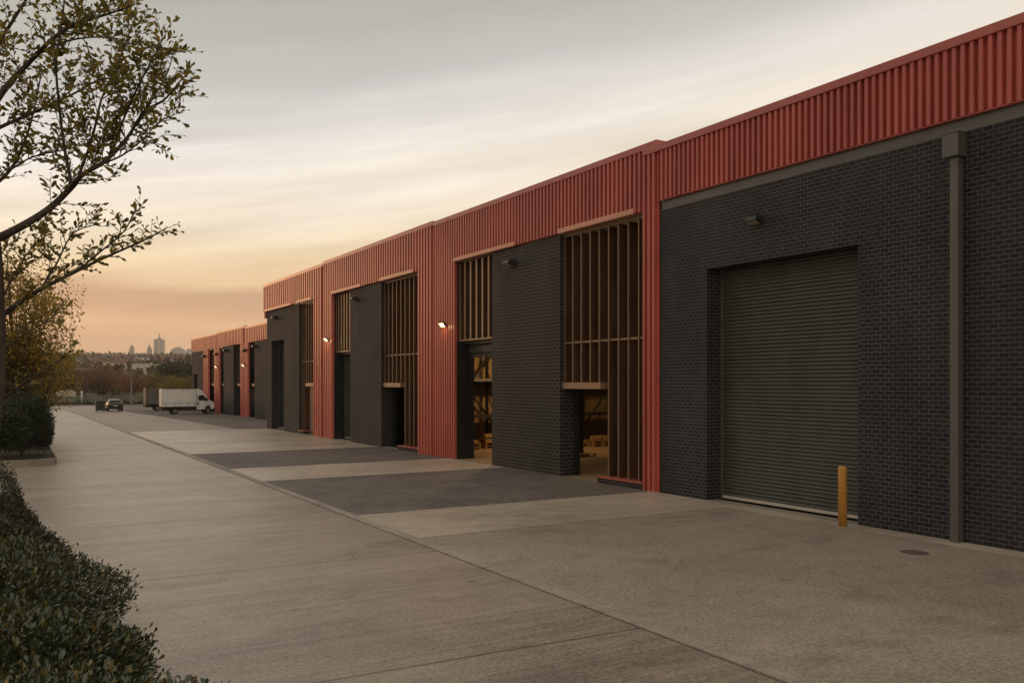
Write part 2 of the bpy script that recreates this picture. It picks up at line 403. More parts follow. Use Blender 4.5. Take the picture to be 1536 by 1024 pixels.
def trimbox(root, name, mat, *a, bevel=.006):
    mb = MB(); mb.box(*a); return mb.build(name, mat, root, bevel=bevel)
def louvre(root, D, y0, y1, ztop, zsill, n, yd0=None, yd1=None, zd=3.02, zt=4.6, depth=.44, capw=.045):
    """screen of upright fins; between yd0..yd1 the fins stop on a lintel over a doorway"""
    X = D+.16
    fr = MB(); fr.box(X-.02, X+.06, y0, y1, ztop-.06, ztop+.05)
    scr = fr.build('louvre_screen', M['fincap'], root)
    step = (y1-y0)/n
    for k in range(n+1):
        y = min(max(y0+k*step, y0+capw/2+.002), y1-capw/2-.002)
        inside = yd0 is not None and yd0+.05 < y < yd1+.2
        zb = zd+.22 if inside else zsill
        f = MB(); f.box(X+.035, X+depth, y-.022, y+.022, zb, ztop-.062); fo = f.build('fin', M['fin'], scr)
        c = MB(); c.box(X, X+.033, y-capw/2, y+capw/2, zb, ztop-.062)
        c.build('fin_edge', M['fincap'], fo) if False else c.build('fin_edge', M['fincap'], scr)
    trimbox(scr, 'transom', M['fincap'], X+.037, X+.16, y0+.03, y1-.03, zt-.035, zt+.035)
    if yd0 is not None:
        trimbox(scr, 'lintel', M['lintel'], X-.07, X+.3, yd0, yd1+.04, zd, zd+.215)
    a, c = (y0, yd0-.03) if (yd0 is not None and yd0-y0 > .6) else ((yd1+.03, y1) if yd0 is not None else (y0, y1))
    trimbox(scr, 'sill', M['coping'], D-.09, X+.45, a, c, zsill-.05, zsill-.003)
    pl = MB(); pl.box(D-.05, X+.42, a, c, 0, zsill-.052); pl.build('plinth', M['brick'], scr)
    return scr

def wall_light(D, y, z, label, lit=False, s=1.0, group='lights on the warehouse walls'):
    t = thing('wall_light', (D, y, z), label, 'wall light', group)
    if lit:      # tilted floodlight on a short arm
        h = MB(); h.tube([(D+.02,y,z-.02),(D-.16*s,y,z)], [.035*s]*2, 8); h.build('bracket', M['lamp_body'], t)
        n = Vector((-.74,-.12,-.66)).normalized(); e = Vector((-.16,.98,0)); e = (e-n*e.dot(n)).normalized(); ax = (n.cross(e), e, n)
        c = Vector((D-.24*s, y, z+.02))
        h = MB(); h.obox(c, (.15*s, .21*s, .05*s), ax); h.build('housing', M['lamp_body'], t, bevel=.012)
        h = MB(); h.obox(c+n*.056*s, (.125*s, .185*s, .012*s), ax); h.build('lens', M['lit'], t)
        if D < 18:
            L = bpy.data.lights.new('lamp_glow', 'POINT'); L.energy = 5; L.color = (1,.70,.36); L.shadow_soft_size = .06
            lo = bpy.data.objects.new('lamp_glow', L); C.objects.link(lo); lo.location = c+n*.16*s
    else:        # wedge-fronted box with a downward lens
        h = MB(); w = .20*s
        h.prism([(D+.005,z+.12*s),(D-.30*s,z+.10*s),(D-.33*s,z-.03*s),(D-.06*s,z-.10*s),(D+.005,z-.10*s)], y-w, y+w, 'y')
        h.build('housing', M['lamp_body'], t, bevel=.01)
        h = MB(); h.prism([(D-.29*s,z-.052*s),(D-.30*s,z-.066*s),(D-.10*s,z-.117*s),(D-.10*s,z-.105*s)], y-w*.8, y+w*.8, 'y')
        h.build('lens', M['lens_off'], t)
    return t

HZ = 8.37; RZ = 9.3; BX = 24.0
def shell(root, D, y0, y1, near=True, far=True):
    r = MB(); r.box(D+.06, D+BX, y0, y1, RZ, RZ+.2); r.build('roof', M['roof'], root)
    w = MB(); w.box(D+BX-.3, D+BX-.002, y0, y1, 0, RZ-.002)
    if near: w.box(D+.75, D+BX-.302, y0+.002, y0+.25, 0, RZ-.002)
    if far: w.box(D+.75, D+BX-.302, y1-.25, y1-.002, 0, RZ-.002)
    w.build('inner_wall', M['inner'], root)
def parapet(root, D, y0, y1, H, strips, zb=HZ, gap=.03, pitch=.22):
    mb = MB(); corrugated(mb, D, y0+gap, y1-gap, zb, H-.19, pitch)
    for a, c in strips: corrugated(mb, D, a, c, .0, zb-.0005, pitch)
    mb.build('corrugated_cladding', M['red'], root)
    c = MB(); c.box(D-.13, D+.42, y0+.004, y1-.004, H-.2, H); c.build('parapet_coping', M['coping'], root, bevel=.012)
    p = MB(); p.box(D+.06, D+.30, y0+.02, y1-.02, RZ+.202, H-.202); p.build('parapet_upstand', M['roof'], root)
    # solid backing behind the cladding
    k = MB(); k.box(D+.035, D+.058, y0, y1, zb+.002, H-.202)
    for a, e in strips: k.box(D+.035, D+.7, a+.003, e-.003, 0, zb)
    k.build('cladding_backing', M['dark'], root)

UG = 'units of the warehouse terrace'
# --- unit 1: the near one, brick with the big roller shutter
U1 = (-9.0, 19.68); H1 = 10.2
u = thing('warehouse_unit', (D, U1[0], 0), 'nearest warehouse unit, dark brick with one large closed roller shutter', 'warehouse', UG)
w = MB(); gridwall(w, D, D+.7, [U1[0], -4.5, .4, 12.86, 17.73, 19.66], [0, 6.35, 8.28], {(3, 0), (1, 0)}); w.build('brick_wall', M['brick'], u)
trimbox(u, 'fascia_beam', M['steel'], D+.02, D+.6, U1[0], 19.60, 8.285, 8.60, bevel=0)
trimbox(u, 'fascia_flange', M['steel'], D-.012, D+.018, U1[0], 19.60, 8.27, 8.30, bevel=0)
mb = MB(); corrugated(mb, D, U1[0], 19.66, 8.565, H1-.19); mb.build('corrugated_cladding', M['red'], u)
trimbox(u, 'cladding_trim', M['red'], D-.085, D+.02, U1[0], 19.60, 8.545, 8.563, bevel=0)
trimbox(u, 'parapet_coping', M['coping'], D-.14, D+.42, U1[0], 20.33, H1-.2, H1, bevel=.012)
k = MB(); k.box(D+.035, D+.058, U1[0], 19.66, 8.61, H1-.202); k.box(D+.06, D+.3, U1[0], 19.66, RZ+.202, H1-.202); k.build('parapet_upstand', M['roof'], u)
shell(u, D, U1[0], 19.64)
sd = shutter(u, D+.58, 12.862, 17.728, .0, 6.34)
shutter(u, D+.58, -4.498, .398, .0, 6.34)
# downpipe with hopper head
dp = MB(); dp.box(D-.20, D-.012, 10.36, 10.54, 0, 7.76); pipe = dp.build('downpipe', M['steel'], u, bevel=.012)
hp = MB(); hp.box(D-.30, D-.004, 10.30, 10.64, 7.76, 8.22); hp.build('hopper', M['steel'], pipe, bevel=.008)
hp = MB(); hp.box(D-.31, D-.002, 10.29, 10.65, 8.222, 8.25); hp.build('hopper_rim', M['steel'], pipe)
for z in (1.2, 3.6, 6.0):
    hp = MB(); hp.box(D-.206, D-.004, 10.345, 10.555, z, z+.05); hp.build('pipe_bracket', M['steel'], pipe)
wall_light(D, 15.85, 7.36, 'dark box wall light on the brick above the big roller shutter', s=.9)

def unit(nm_label, D, y0, y1, H, near_w, lou, brick, upper, far_w, n_fin, n_up, door, hall, dd):
    """terrace unit, near end first: strip / louvre with doorway / brick panel / high louvre over roller door / strip"""
    u = thing('warehouse_unit', (D, y0, 0), nm_label, 'warehouse', UG)
    la, lb = lou; ba, bb = brick; ua, ub = upper; hx = D-.105*((.22 if y0 < 30 else .31)/.187)**.6-.014
    parapet(u, D, y0, y1, H, [(y0+.03, la), (ub, y1-.03)], pitch=.22 if y0 < 30 else .31)
    w = MB(); gridwall(w, D, D+.62, [ba, bb], [0, HZ-.03], set()); w.build('brick_panel', M['brickrib'], u)
    # bands over the openings
    trimbox(u, 'header_band', M['header'], hx, D+.10, la+.42, lb-.05, HZ-.012, HZ+.155)
    trimbox(u, 'header_band', M['header'], hx, D+.10, bb-1.9, ub+.12, HZ-.012, HZ+.14)
    louvre(u, D, la+.01, lb-.01, HZ-.06, .22, n_fin, *dd)
    # doorway frame and door beside the brick panel
    if dd[0] is not None:
        x = D+.66
        if dd[0]-la > .6: j = (lb-.12, lb-.004)
        else: j = (dd[1]-.03, dd[1]+.07)
        trimbox(u, 'door_frame', M['jamb'], x-.05, x+.1, j[0], j[1], 0, 3.0, bevel=0)
    # high louvre
    X = D+.12; uz = 5.05
    fr = MB(); fr.box(X-.03, X+.34, ua+.01, ub-.01, uz-.07, uz); sc = fr.build('louvre_screen', M['fincap'], u)
    st = (ub-ua)/n_up
    for k in range(n_up+1):
        y = min(max(ua+k*st, ua+.04), ub-.04)
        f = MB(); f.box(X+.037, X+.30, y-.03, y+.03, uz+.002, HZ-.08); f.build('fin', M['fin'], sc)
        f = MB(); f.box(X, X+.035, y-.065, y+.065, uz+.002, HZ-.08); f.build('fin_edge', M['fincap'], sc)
    bk = MB(); bk.box(X+.32, X+.36, ua+.005, ub-.005, uz+.002, HZ); bk.build('louvre_backing', M['browndoor'], sc)
    # recessed roller door below it
    trimbox(u, 'door_jamb', M['jamb'], D+.0, D+.72, ub-.06, ub-.002, 0, uz-.075, bevel=0)
    trimbox(u, 'door_head', M['jamb'], D+.30, D+.72, ua+.005, ub-.065, uz-.2, uz-.075, bevel=0)
    if door == 'closed':
        shutter(u, D+.66, ua+.01, ub-.07, 0, uz-.205)
    else:      # rolled up: curtain end hangs under the box
        dx = MB(); dx.box(D+.55, D+.95, ua+.01, ub-.07, uz-.56, uz-.21); bx = dx.build('shutter_box', M['shutter'], u, bevel=.03)
        dx = MB(); [dx.box(D+.66, D+.70, ua+.01, ub-.07, uz-.56-.1*i-.09, uz-.56-.1*i-.004) for i in range(2)]; dx.build('shutter_curtain', M['shutter'], bx, bevel=.01)
        dx = MB(); dx.box(D+.64, D+.76, ub-.16, ub-.062, 0, uz-.56); dx.build('guide_rail', M['rack'], bx)
    return u

# --- unit 2: open, lit inside
u2 = unit('second warehouse unit with open doorways showing the lit interior and pallets', D, 19.68, 34.85, 10.36, .67,
     (20.35, 24.93), (24.93, 29.72), (29.72, 32.77), 2.08, 9, 6, 'open', True, (22.72, 24.90))
shell(u2, D, 19.68, 34.85, near=False, far=False)
f = MB(); f.add([(D+.0,19.9,.006),(D+BX,19.9,.006),(D+BX,39.5,.006),(D+.0,39.5,.006)], [(0,1,2,3)]); tag(f.build('warehouse_floor', M['innerfloor']), kind='structure')
w = MB(); w.box(D+1.75, D+BX-.31, 39.3, 39.5, 0, RZ-.01); w.build('party_wall', M['inner'], u2)
w = MB(); w.box(D+.72, D+BX-.31, 19.70, 19.9, 0, RZ-.01); w.build('party_wall', M['inner'], u2)
st = MB()
for x in (D+1.5, D+6, D+10.5, D+15): st.box(x-.14, x+.14, 38.85, 39.25, 0, RZ-.02)
for z in (3.1, 5.6, 8.2): st.box(D+1.6, D+20, 39.0, 39.2, z, z+.3)
for x in (D+1.5, D+6, D+10.5):
    st.tube([(x,38.95,.3),(x+4.5,38.95,5.6)], [.06,.06], 6); st.tube([(x,38.95,5.6),(x+4.5,38.95,.3)], [.06,.06], 6)
for x in (D+5.2, D+9.0, D+13): st.box(x-.12, x+.12, 31.0, 31.25, 0, RZ-.02)
st.build('steel_frame', M['rack'], u2)

# --- unit 3
u3 = unit('third warehouse unit with closed recessed shutter and a lit floodlight beside its upper louvre', D, 34.85, 49.94, 10.42, 1.62,
     (36.47, 41.13), (41.13, 45.59), (45.59, 48.29), 1.65, 9, 6, 'closed', False, (38.95, 41.08))
shell(u3, D, 34.85, 49.94, near=False, far=False)
w = MB(); w.box(D+1.45, D+1.6, 36.4, 41.2, 0, HZ); w.box(D+.66, D+1.44, 36.35, 36.45, 0, HZ); w.build('lobby_lining', M['browndoor'], u3)
w = MB(); w.box(D+1.38, D+1.43, 39.1, 40.4, 0, 2.9); dr = w.build('lobby_door', M['fin'], u3)
# --- unit 4
u4 = thing('warehouse_unit', (D, 49.94, 0), 'farthest tall warehouse unit, its brick end pierced by a narrow dark door recess', 'warehouse', UG)
parapet(u4, D, 49.94, 63.15, 10.34, [(49.97, 51.58)], pitch=.44)
trimbox(u4, 'header_band', M['header'], D-.178, D+.10, 52.0, 55.2, HZ-.012, HZ+.155)
trimbox(u4, 'header_band', M['header'], D-.178, D+.10, 56.4, 63.12, HZ-.012, HZ+.14)
w = MB(); gridwall(w, D, D+.62, [54.99, 58.4, 61.5, 62.7], [0, 6.2, HZ-.03], {(1, 0)}); w.build('brick_wall', M['brickrib'], u4)
w = MB(); w.box(D+.63, D+BX, 62.2, 62.68, 0, HZ); w.build('end_wall', M['brick'], u4)
w = MB(); corrugated(w, D, 62.72, 63.1, 7.9, HZ-.001); w.build('cladding_return', M['red'], u4)
shutter(u4, D+.55, 58.41, 61.49, 0, 6.18, mat=M['jamb'])
louvre(u4, D, 51.59, 54.98, HZ-.06, .22, 7, 51.75, 53.9)
w = MB(); w.box(D+1.0, D+1.1, 51.6, 54.98, 0, HZ); w.build('lobby_lining', M['browndoor'], u4)
w = MB(); w.box(D+.35, D+.45, 52.6, 53.9, 0, 3.0); w.build('lobby_door', M['fin'], u4)
shell(u4, D, 49.94, 62.19, near=True, far=False)
wall_light(D, 28.1, 7.72, 'dark box wall light high on the second unit’s brick panel', s=1.1)
wall_light(D-.05, 33.6, 5.72, 'lit floodlight on the red strip beside the second unit’s upper louvre', True, .85)
wall_light(D, 44.6, 7.75, 'dark box wall light high on the third unit’s brick panel', s=1.1)
wall_light(D-.05, 48.9, 5.75, 'lit floodlight on the red strip beside the third unit’s upper louvre', True, .85)
wall_light(D, 60.2, 7.75, 'dark box wall light above the tall unit’s narrow door recess', s=1.1)

# --- lower terrace set back behind
H2 = 8.66; HZ2 = 7.1
def low_unit(label, y0, y1, segs, H2=H2):
    u = thing('low_warehouse_unit', (D2, y0, 0), label, 'warehouse', 'units of the lower far terrace')
    mb = MB(); corrugated(mb, D2, y0+.12, y1-.12, HZ2, H2-.17, .62)
    for k, a, c in segs:
        if k == 'red': corrugated(mb, D2, a, c, 0, HZ2-.001, .62)
    mb.build('corrugated_cladding', M['red'], u)
    trimbox(u, 'parapet_coping', M['coping'], D2-.12, D2+.4, y0+.01, y1-.01, H2-.18, H2)
    r = MB(); r.box(D2+.06, D2+18, y0, y1, 7.9, 8.1); r.box(D2+17.7, D2+18, y0, y1, 0, 7.88); r.build('roof', M['roof'], u)
    bk = MB(); bk.box(D2+.035, D2+.055, y0+.01, y1-.01, HZ2+.002, H2-.185); bk.box(D2+.7, D2+.8, y0, y1, 0, HZ2); bk.build('cladding_backing', M['dark'], u)
    for k, a, c in segs:
        if k == 'brick':
            w = MB(); gridwall(w, D2-.12, D2+.6, [a, c], [0, HZ2-.05], set()); w.build('brick_panel', M['brickrib'], u)
        if k == 'brickdoor':
            w = MB(); gridwall(w, D2-.02, D2+.6, [a, a+(c-a)*.55, c-1.2, c], [0, 4.3, HZ2-.05], {(1, 0)}); w.build('brick_panel', M['brick'], u)
            trimbox(u, 'door', M['jamb'], D2+.4, D2+.5, a+(c-a)*.55+.01, c-1.21, 0, 4.28, bevel=0)
        if k in ('louvre', 'dark'):
            trimbox(u, 'header_band', M['header'], D2-.1, D2+.1, a+.1, c-.1, HZ2-.02, HZ2+.2)
            n = max(4, int((c-a)/.55)); mb = MB()
            for i in range(n+1):
                y = a+.05+(c-a-.1)*i/n
                mb.box(D2+.15, D2+.42, y-.025, y+.025, 3.2 if k == 'louvre' else 4.6, HZ2-.025)
            sc = mb.build('louvre_screen', M['fin'] if k == 'louvre' else M['rack'], u)
            trimbox(sc, 'lintel', M['fincap'], D2+.05, D2+.45, a+.3, a+(c-a)*.7, 2.95, 3.19)
            trimbox(sc, 'door', M['browndoor'] if k == 'louvre' else M['shutter'], D2+.55, D2+.6, a+.02, c-.02, 0, 4.5 if k == 'dark' else 3.0, bevel=0)
    return u
low_unit('nearest unit of the low terrace with a projecting dark brick block', 70.0, 85.1, [('brick', 70.1, 81.2), ('dark', 81.2, 83.6), ('red', 83.6, 85.05)])
low_unit('middle unit of the low terrace between two red strips', 85.1, 97.3, [('red', 85.15, 86.4), ('louvre', 86.4, 89.4), ('brick', 89.4, 93.9), ('dark', 93.9, 95.9), ('red', 95.9, 97.25)], H2+.12)
low_unit('end unit of the low terrace, partly behind the white truck', 97.3, 111.7, [('red', 97.35, 98.4), ('louvre', 98.4, 101.4), ('red', 101.4, 104.2), ('brickdoor', 104.2, 111.6)], H2+.02)
for y, z, l in ((80.6, 6.6, 'dark wall light on the low terrace’s projecting brick block'), (84.3, 6.35, 'lamp near the top of the red strip beside the low brick block'), (92.3, 6.6, 'dark wall light on the middle brick panel of the low terrace'),
                (96.7, 6.35, 'upper lamp on the red strip left of the low terrace’s middle brick panel'), (103.0, 6.3, 'lamp high on the end unit’s red strip above the white truck')):
    wall_light(D2-.12, y, z, l, s=1.3, group='lights on the low terrace')
for y, z, l in ((84.5, 4.95, 'lower lit lamp on the red strip beside the low brick block'), (96.5, 5.0, 'lower lit lamp on the red strip left of the low terrace’s middle brick panel')):
    wall_light(D2-.08, y, z, l, True, 1.1, group='lights on the low terrace')

# ------------------------------------------------------------------ inside the open unit
def pallet_stack(x, y, rz, loads, label):
    t = thing('pallet', (x, y, .01), label, 'pallet', 'pallets in the open unit', rz)
    m = MB()
    for lev in range(2 if loads else 1):
        z = lev*.16
        for i in range(6): m.box(-.6, .6, -.5+i*.178, -.5+i*.178+.11, z+.115, z+.14)
        for i in (-.55, 0, .55):
            m.box(i-.05, i+.05, -.5, .5, z+.0, z+.022)
            for j in (-.45, 0, .45): m.box(i-.05, i+.05, j-.05, j+.05, z+.022, z+.114)
    m.build('deck', M['pallet'], t, local=True)
    for k in range(loads):
        a, c = random.uniform(.3,.42), random.uniform(.25,.4)
        bx = MB(); px, py = (-.3 if k % 2 else .28), (-.22 if k % 4 < 2 else .24)
        z = .305+.22*(k//4); bx.box(px-a*.7, px+a*.7, py-c*.6, py+c*.6, z, z+random.uniform(.12,.21)); bx.build('load', M['carton'], t, local=True, bevel=.01)
    return t
pallet_stack(19.6, 37.4, .1, 4, 'loaded pallet seen through the left doorway of the open unit')
pallet_stack(21.3, 37.7, -.08, 6, 'taller pallet load behind the left doorway')
pallet_stack(24.9, 36.4, .05, 5, 'low pallet load seen through the doorway under the tall louvre')
pallet_stack(26.6, 36.0, -.1, 3, 'loaded pallet behind the tall fins')
pallet_stack(22.0, 31.2, .3, 0, 'empty pallet lying on the warehouse floor')
def rack(x0, x1, y, label):
    t = thing('storage_rack', (x0, y, 0), label, 'rack')
    n = int((x1-x0)/2.6)
    for i in range(n+1):
        m = MB(); x = x0+(x1-x0)*i/n
        for dy in (-.5, .5): m.box(x-.06, x+.06, y+dy-.06, y+dy+.06, 0, 6.6)
        for k in range(5): m.tube([(x,y-.5,.4+k*1.2),(x,y+.5,1.4+k*1.2)], [.025]*2, 5)
        m.build('upright', M['rack'], t)
    for z in (1.5, 3.3, 5.1):
        m = MB(); m.box(x0, x1, y-.56, y-.46, z, z+.14); m.box(x0, x1, y+.46, y+.56, z, z+.14); m.box(x0, x1, y-.45, y+.45, z+.1, z+.13)
        sh = m.build('shelf', M['rack'], t)
    return t
rack(18.9, 29.5, 38.2, 'tall dark storage rack along the inner wall of the open unit')
for x, y, z in ((21.6, 35.6, 4.6), (26.5, 31.5, 7.3)):
    t = thing('pendant_lamp', (x, y, z), 'warm bulb hanging in the open unit' if z < 5 else 'pendant lamp hung high behind the tall fins', 'lamp')
    m = MB(); m.tube([(x,y,z+.2),(x,y,RZ-.01)], [.012]*2, 6); m.build('cord', M['rack'], t)
    m = MB(); m.lathe([(.05,.2),(.06,.12),(.22,.0),(.21,-.01),(.05,.1)], (x,y,z), 16); m.build('lamp_shade', M['rack'], t, smooth=True)
    m = MB(); m.lathe([(.01,-.14),(.06,-.11),(.075,-.05),(.05,.02),(.02,.06)], (x,y,z), 12); m.build('bulb', M['bulb'], t, smooth=True)
    L = bpy.data.lights.new('lamp_glow', 'POINT'); L.energy = 360; L.color = (1,.58,.24); L.shadow_soft_size = .15
    lo = bpy.data.objects.new('lamp_glow', L); C.objects.link(lo); lo.location = (x, y, z-.3)

# ------------------------------------------------------------------ street things
b = MB(); b.lathe([(.094,0),(.094,1.30),(.090,1.335),(.07,1.355),(.0,1.36)], (16.24,12.85,0), 28)
bo = thing('bollard', (16.24,12.85,0), 'yellow steel bollard in front of the big roller shutter', 'bollard')
b.build('post', M['yellow'], bo, smooth=True)
b = MB(); b.lathe([(.13,0),(.125,.008),(.1,.016)], (16.24,12.85,0), 24); b.build('base_collar', M['edge'], bo)
mh = thing('manhole_cover', (14.91,10.19,0), 'round iron manhole cover in the concrete near the downpipe', 'manhole cover')
b = MB(); b.lathe([(.30,.0),(.30,.008),(.275,.010),(.0,.010)], (14.91,10.19,0), 32); b.build('frame', M['edge'], mh)
b = MB(); b.lathe([(.262,.0101),(.262,.014),(.0,.0142)], (14.91,10.19,0), 32)
for i in range(-4, 5):
    w_ = math.sqrt(max(0, .235**2-(i*.05)**2)); b.box(14.91-w_, 14.91+w_, 10.19+i*.05-.01, 10.19+i*.05+.01, .0143, .018)
b.build('lid', M['iron'], mh)

def wheel(root, x, y, r, w, axis='y'):
    m = MB(); n = 20
    prof = [(r*.62,-w/2),(r*.93,-w/2),(r,-w*.36),(r,w*.36),(r*.93,w/2),(r*.62,w/2)]
    for pr, off in prof:
        for k in range(n):
            a = 2*math.pi*k/n
            q = (pr*math.cos(a), off, pr*math.sin(a)); m.v.append((x+q[0], y+q[1], r+q[2]) if axis == 'y' else (x+q[1], y+q[0], r+q[2]))
    for i in range(len(prof)):
        for k in range(n):
            p, q = i*n+k, i*n+(k+1) % n; j = ((i+1) % len(prof))*n-i*n; m.f.append((p, q, q+j, p+j))
    wo = m.build('wheel', M['black'], root, local=True, smooth=True)
    m = MB()
    for off in (-w*.40, w*.40):
        c = len(m.v); m.v.append((x, y+off*.6, r) if axis == 'y' else (x+off*.6, y, r))
        for k in range(n):
            a = 2*math.pi*k/n; q = (r*.63*math.cos(a), r*.63*math.sin(a)); m.v.append((x+q[0], y+off, r+q[1]) if axis == 'y' else (x+off, y+q[0], r+q[1]))
        m.f += [(c, c+1+k, c+1+(k+1) % n) for k in range(n)]
    m.build('rim', M['rim'], wo, local=True)
def truck(x, y, rz, label, boxmat, name='box_truck'):
    """nose towards +x, near side -y; origin under the rear corner centre"""
    t = thing(name, (x, y, 0), label, 'truck', None, rz); W = 1.0
    m = MB(); m.box(.0, 3.38, -W, W, .78, 2.63); cb = m.build('cargo_box', boxmat, t, local=True, bevel=.03)
    for q in (-1, 1): m = MB(); m.box(.06, 3.34, q*W-.012, q*W+.012, .80, 1.16); m.build('side_board', boxmat, cb, local=True)
    m = MB()
    for xx in (.35, 1.25, 1.85, 2.6, 3.2): m.box(xx-.02, xx+.02, -W-.022, -W-.008, .82, 1.15)
    m.box(.0, 3.38, -W-.020, -W-.004, 1.17, 1.20); m.box(0, 3.38, -W-.014, -W-.002, .775, .80); m.build('hinge_strip', M['rim'], cb, local=True)
    m = MB(); m.box(-.02, .0, -W+.04, -.01, .84, 2.56); m.box(-.02, 0, .01, W-.04, .84, 2.56); m.build('rear_door', boxmat, cb, local=True, bevel=.006)
    m = MB(); m.box(-.014, .02, -W-.012, -W+.05, .8, 2.6); m.box(.0, 3.38, -W-.014, -W+.04, 2.56, 2.645); m.build('corner_rail', M['alu'] if boxmat == M['white'] else boxmat, cb, local=True)
    # cab with raised roof fairing
    side = [(3.42,.55),(3.42,2.60),(3.62,2.62),(4.00,2.45),(4.28,2.12),(4.72,1.46),(5.06,1.30),(5.20,1.12),(5.24,.62),(5.16,.50),(4.9,.45),(4.86,.70),(4.7,.86),(4.48,.86),(4.32,.70),(4.28,.45),(3.5,.45)]
    m = MB(); m.prism(side, -.93, .93, 'y'); cab = m.build('cab', M['white'] if boxmat == M['white'] else M['greybox'], t, local=True, bevel=.05)
    m = MB()
    win = [(3.60,1.42),(3.60,1.95),(4.12,1.98),(4.50,1.46),(4.40,1.38)]
    m.prism(win, -.942, -.92, 'y'); m.prism(win, .92, .942, 'y'); m.build('side_window', M['glass'], cab, local=True)
    m = MB(); m.add([(4.30,-.84,2.11),(4.30,.84,2.11),(4.745,.84,1.47),(4.745,-.84,1.47)], [(0,1,2,3)]); m.build('windscreen', M['glass'], cab, local=True)
    m = MB(); m.box(3.50, 3.515, -.938, -.92, .62, 2.0); m.box(4.42, 4.435, -.938, -.92, .75, 1.4); m.box(3.56, 3.72, -.95, -.925, 1.22, 1.26); m.build('door_seam', M['black'], cab, local=True)
    m = MB(); m.box(4.38, 4.50, -1.16, -.96, 1.42, 1.72); m.box(4.38, 4.5, .96, 1.16, 1.42, 1.72); m.build('mirror', M['black'], cab, local=True, bevel=.02)
    m = MB(); m.box(3.50, 3.64, -.955, -.925, .98, 1.14); m.build('fuel_cap', M['black'], cab, local=True)
    for s in (-1, 1):
        m = MB(); m.box(5.02, 5.19, s*.72-.14, s*.72+.14, .92, 1.12); m.build('headlight', M['lens_off'], cab, local=True, bevel=.02)
    m = MB(); m.box(5.0, 5.29, -.92, .92, .38, .68); m.build('bumper', M['black'], t, local=True, bevel=.04)
    m = MB(); m.box(.1, 4.6, -.45, .45, .42, .76); m.box(.15, .9, -.9, -.6, .5, .77); m.box(1.7, 3.3, -.92, -.80, .42, .66); m.build('chassis', M['black'], t, local=True)
    m = MB(); m.box(-.1, .04, -.9, .9, .50, .60)
    m.build('rear_bumper', M['black'], t, local=True)
    for s in (-1, 1):
        m = MB(); m.box(-.13, -.08, s*.78-.12, s*.78+.12, .62, .74); m.build('tail_lamp', M['redlamp'], t, local=True)
        wheel(t, 1.28, s*.78, .35, .30); wheel(t, 4.58, s*.80, .34, .22)
    return t
truck(14.75, 96.4, R(-1), 'white box truck parked nose to the low terrace', M['white'])
truck(15.0, 109.5, R(-1), 'grey box truck half hidden behind the white truck', M['greybox'])

def car(x, y, rz):
    """rear towards -y"""
    t = thing('parked_car', (x, y, 0), 'dark estate car with pale roof, seen from behind beside the bin', 'car', None, rz); t.scale = (.87, .93, .97)
    st = [(-2.15,.42,.78,.80,.78,.70),(-2.08,.30,.90,.94,.88,.74),(-1.95,.24,.95,1.00,.93,.70),(-1.55,.22,.95,1.30,.95,.66),(-1.1,.22,.94,1.36,.96,.66),(0,.22,.92,1.38,.96,.67),(.6,.22,.90,1.30,.96,.64),(1.25,.22,.90,.93,.95,.72),(1.9,.26,.80,.84,.90,.74),(2.15,.40,.62,.66,.74,.62)]
    m = MB()
    for yy, zb, zl, zr, hb, hr in st:
        m.v += [(-hb*.9,yy,zb),(-hb,yy,zb+.18),(-hb,yy,zl-.12),(-hb+.03,yy,zl),(-hr,yy,zr-.05),(-hr+.12,yy,zr),(hr-.12,yy,zr),(hr,yy,zr-.05),(hb-.03,yy,zl),(hb,yy,zl-.12),(hb,yy,zb+.18),(hb*.9,yy,zb)]
    n = 12
    for i in range(len(st)-1):
        for k in range(n): m.f.append((i*n+k, i*n+(k+1) % n, (i+1)*n+(k+1) % n, (i+1)*n+k))
    m.f.append(tuple(range(n))[::-1]); m.f.append(tuple((len(st)-1)*n+k for k in range(n)))
    bd = m.build('body', M['carblack'], t, local=True, smooth=True)
    s = bd.modifiers.new('sub', 'SUBSURF'); s.levels = s.render_levels = 1
    m = MB(); m.add([(-.74,-1.90,1.03),(.74,-1.90,1.03),(.62,-1.60,1.285),(-.62,-1.60,1.285)], [(0,1,2,3)]); m.build('rear_window', M['glass'], bd, local=True)
    m = MB(); m.box(-.60,.60,-1.58,.62,1.345,1.40); m.prism([(-.92,1.02),(-.86,1.02),(-.60,1.37),(-.66,1.38)], -1.72,-1.60,'y'); m.prism([(.92,1.02),(.86,1.02),(.60,1.37),(.66,1.38)], -1.72,-1.60,'y'); m.box(-.64,.64,-1.72,-1.5,1.31,1.375)
    m.build('roof', M['silver'], bd, local=True, bevel=.02)
    for sx in (-1, 1):
        m = MB(); m.box(sx*.78-.13, sx*.78+.13, -2.13, -1.98, .78, .93); m.build('tail_lamp', M['redlamp'], bd, local=True, bevel=.02)
        for yy in (-1.3, 1.35): wheel(t, sx*.82, yy, .31, .22, 'x')
        m = MB(); m.box(sx*1.0-.08, sx*1.0+.08, .68, .78, .92, 1.06); m.build('mirror', M['carblack'], bd, local=True, bevel=.02)
    m = MB(); m.box(-.26,.26,-2.19,-2.13,.60,.72); m.build('number_plate', M['alu'], bd, local=True)
    m = MB(); m.box(-.90,.90,-2.22,-2.0,.30,.50); m.build('bumper', M['black'], t, local=True, bevel=.05)
    return t
car(11.75, 110.3, 0)
bn = thing('waste_bin', (10.15, 108.6, 0), 'dark wheeled waste container standing beside the car', 'bin')
m = MB(); m.prism([(9.72,.14),(10.58,.14),(10.64,1.10),(9.66,1.10)], 108.2, 109.1, 'y'); m.build('body', M['binbody'], bn, bevel=.03)
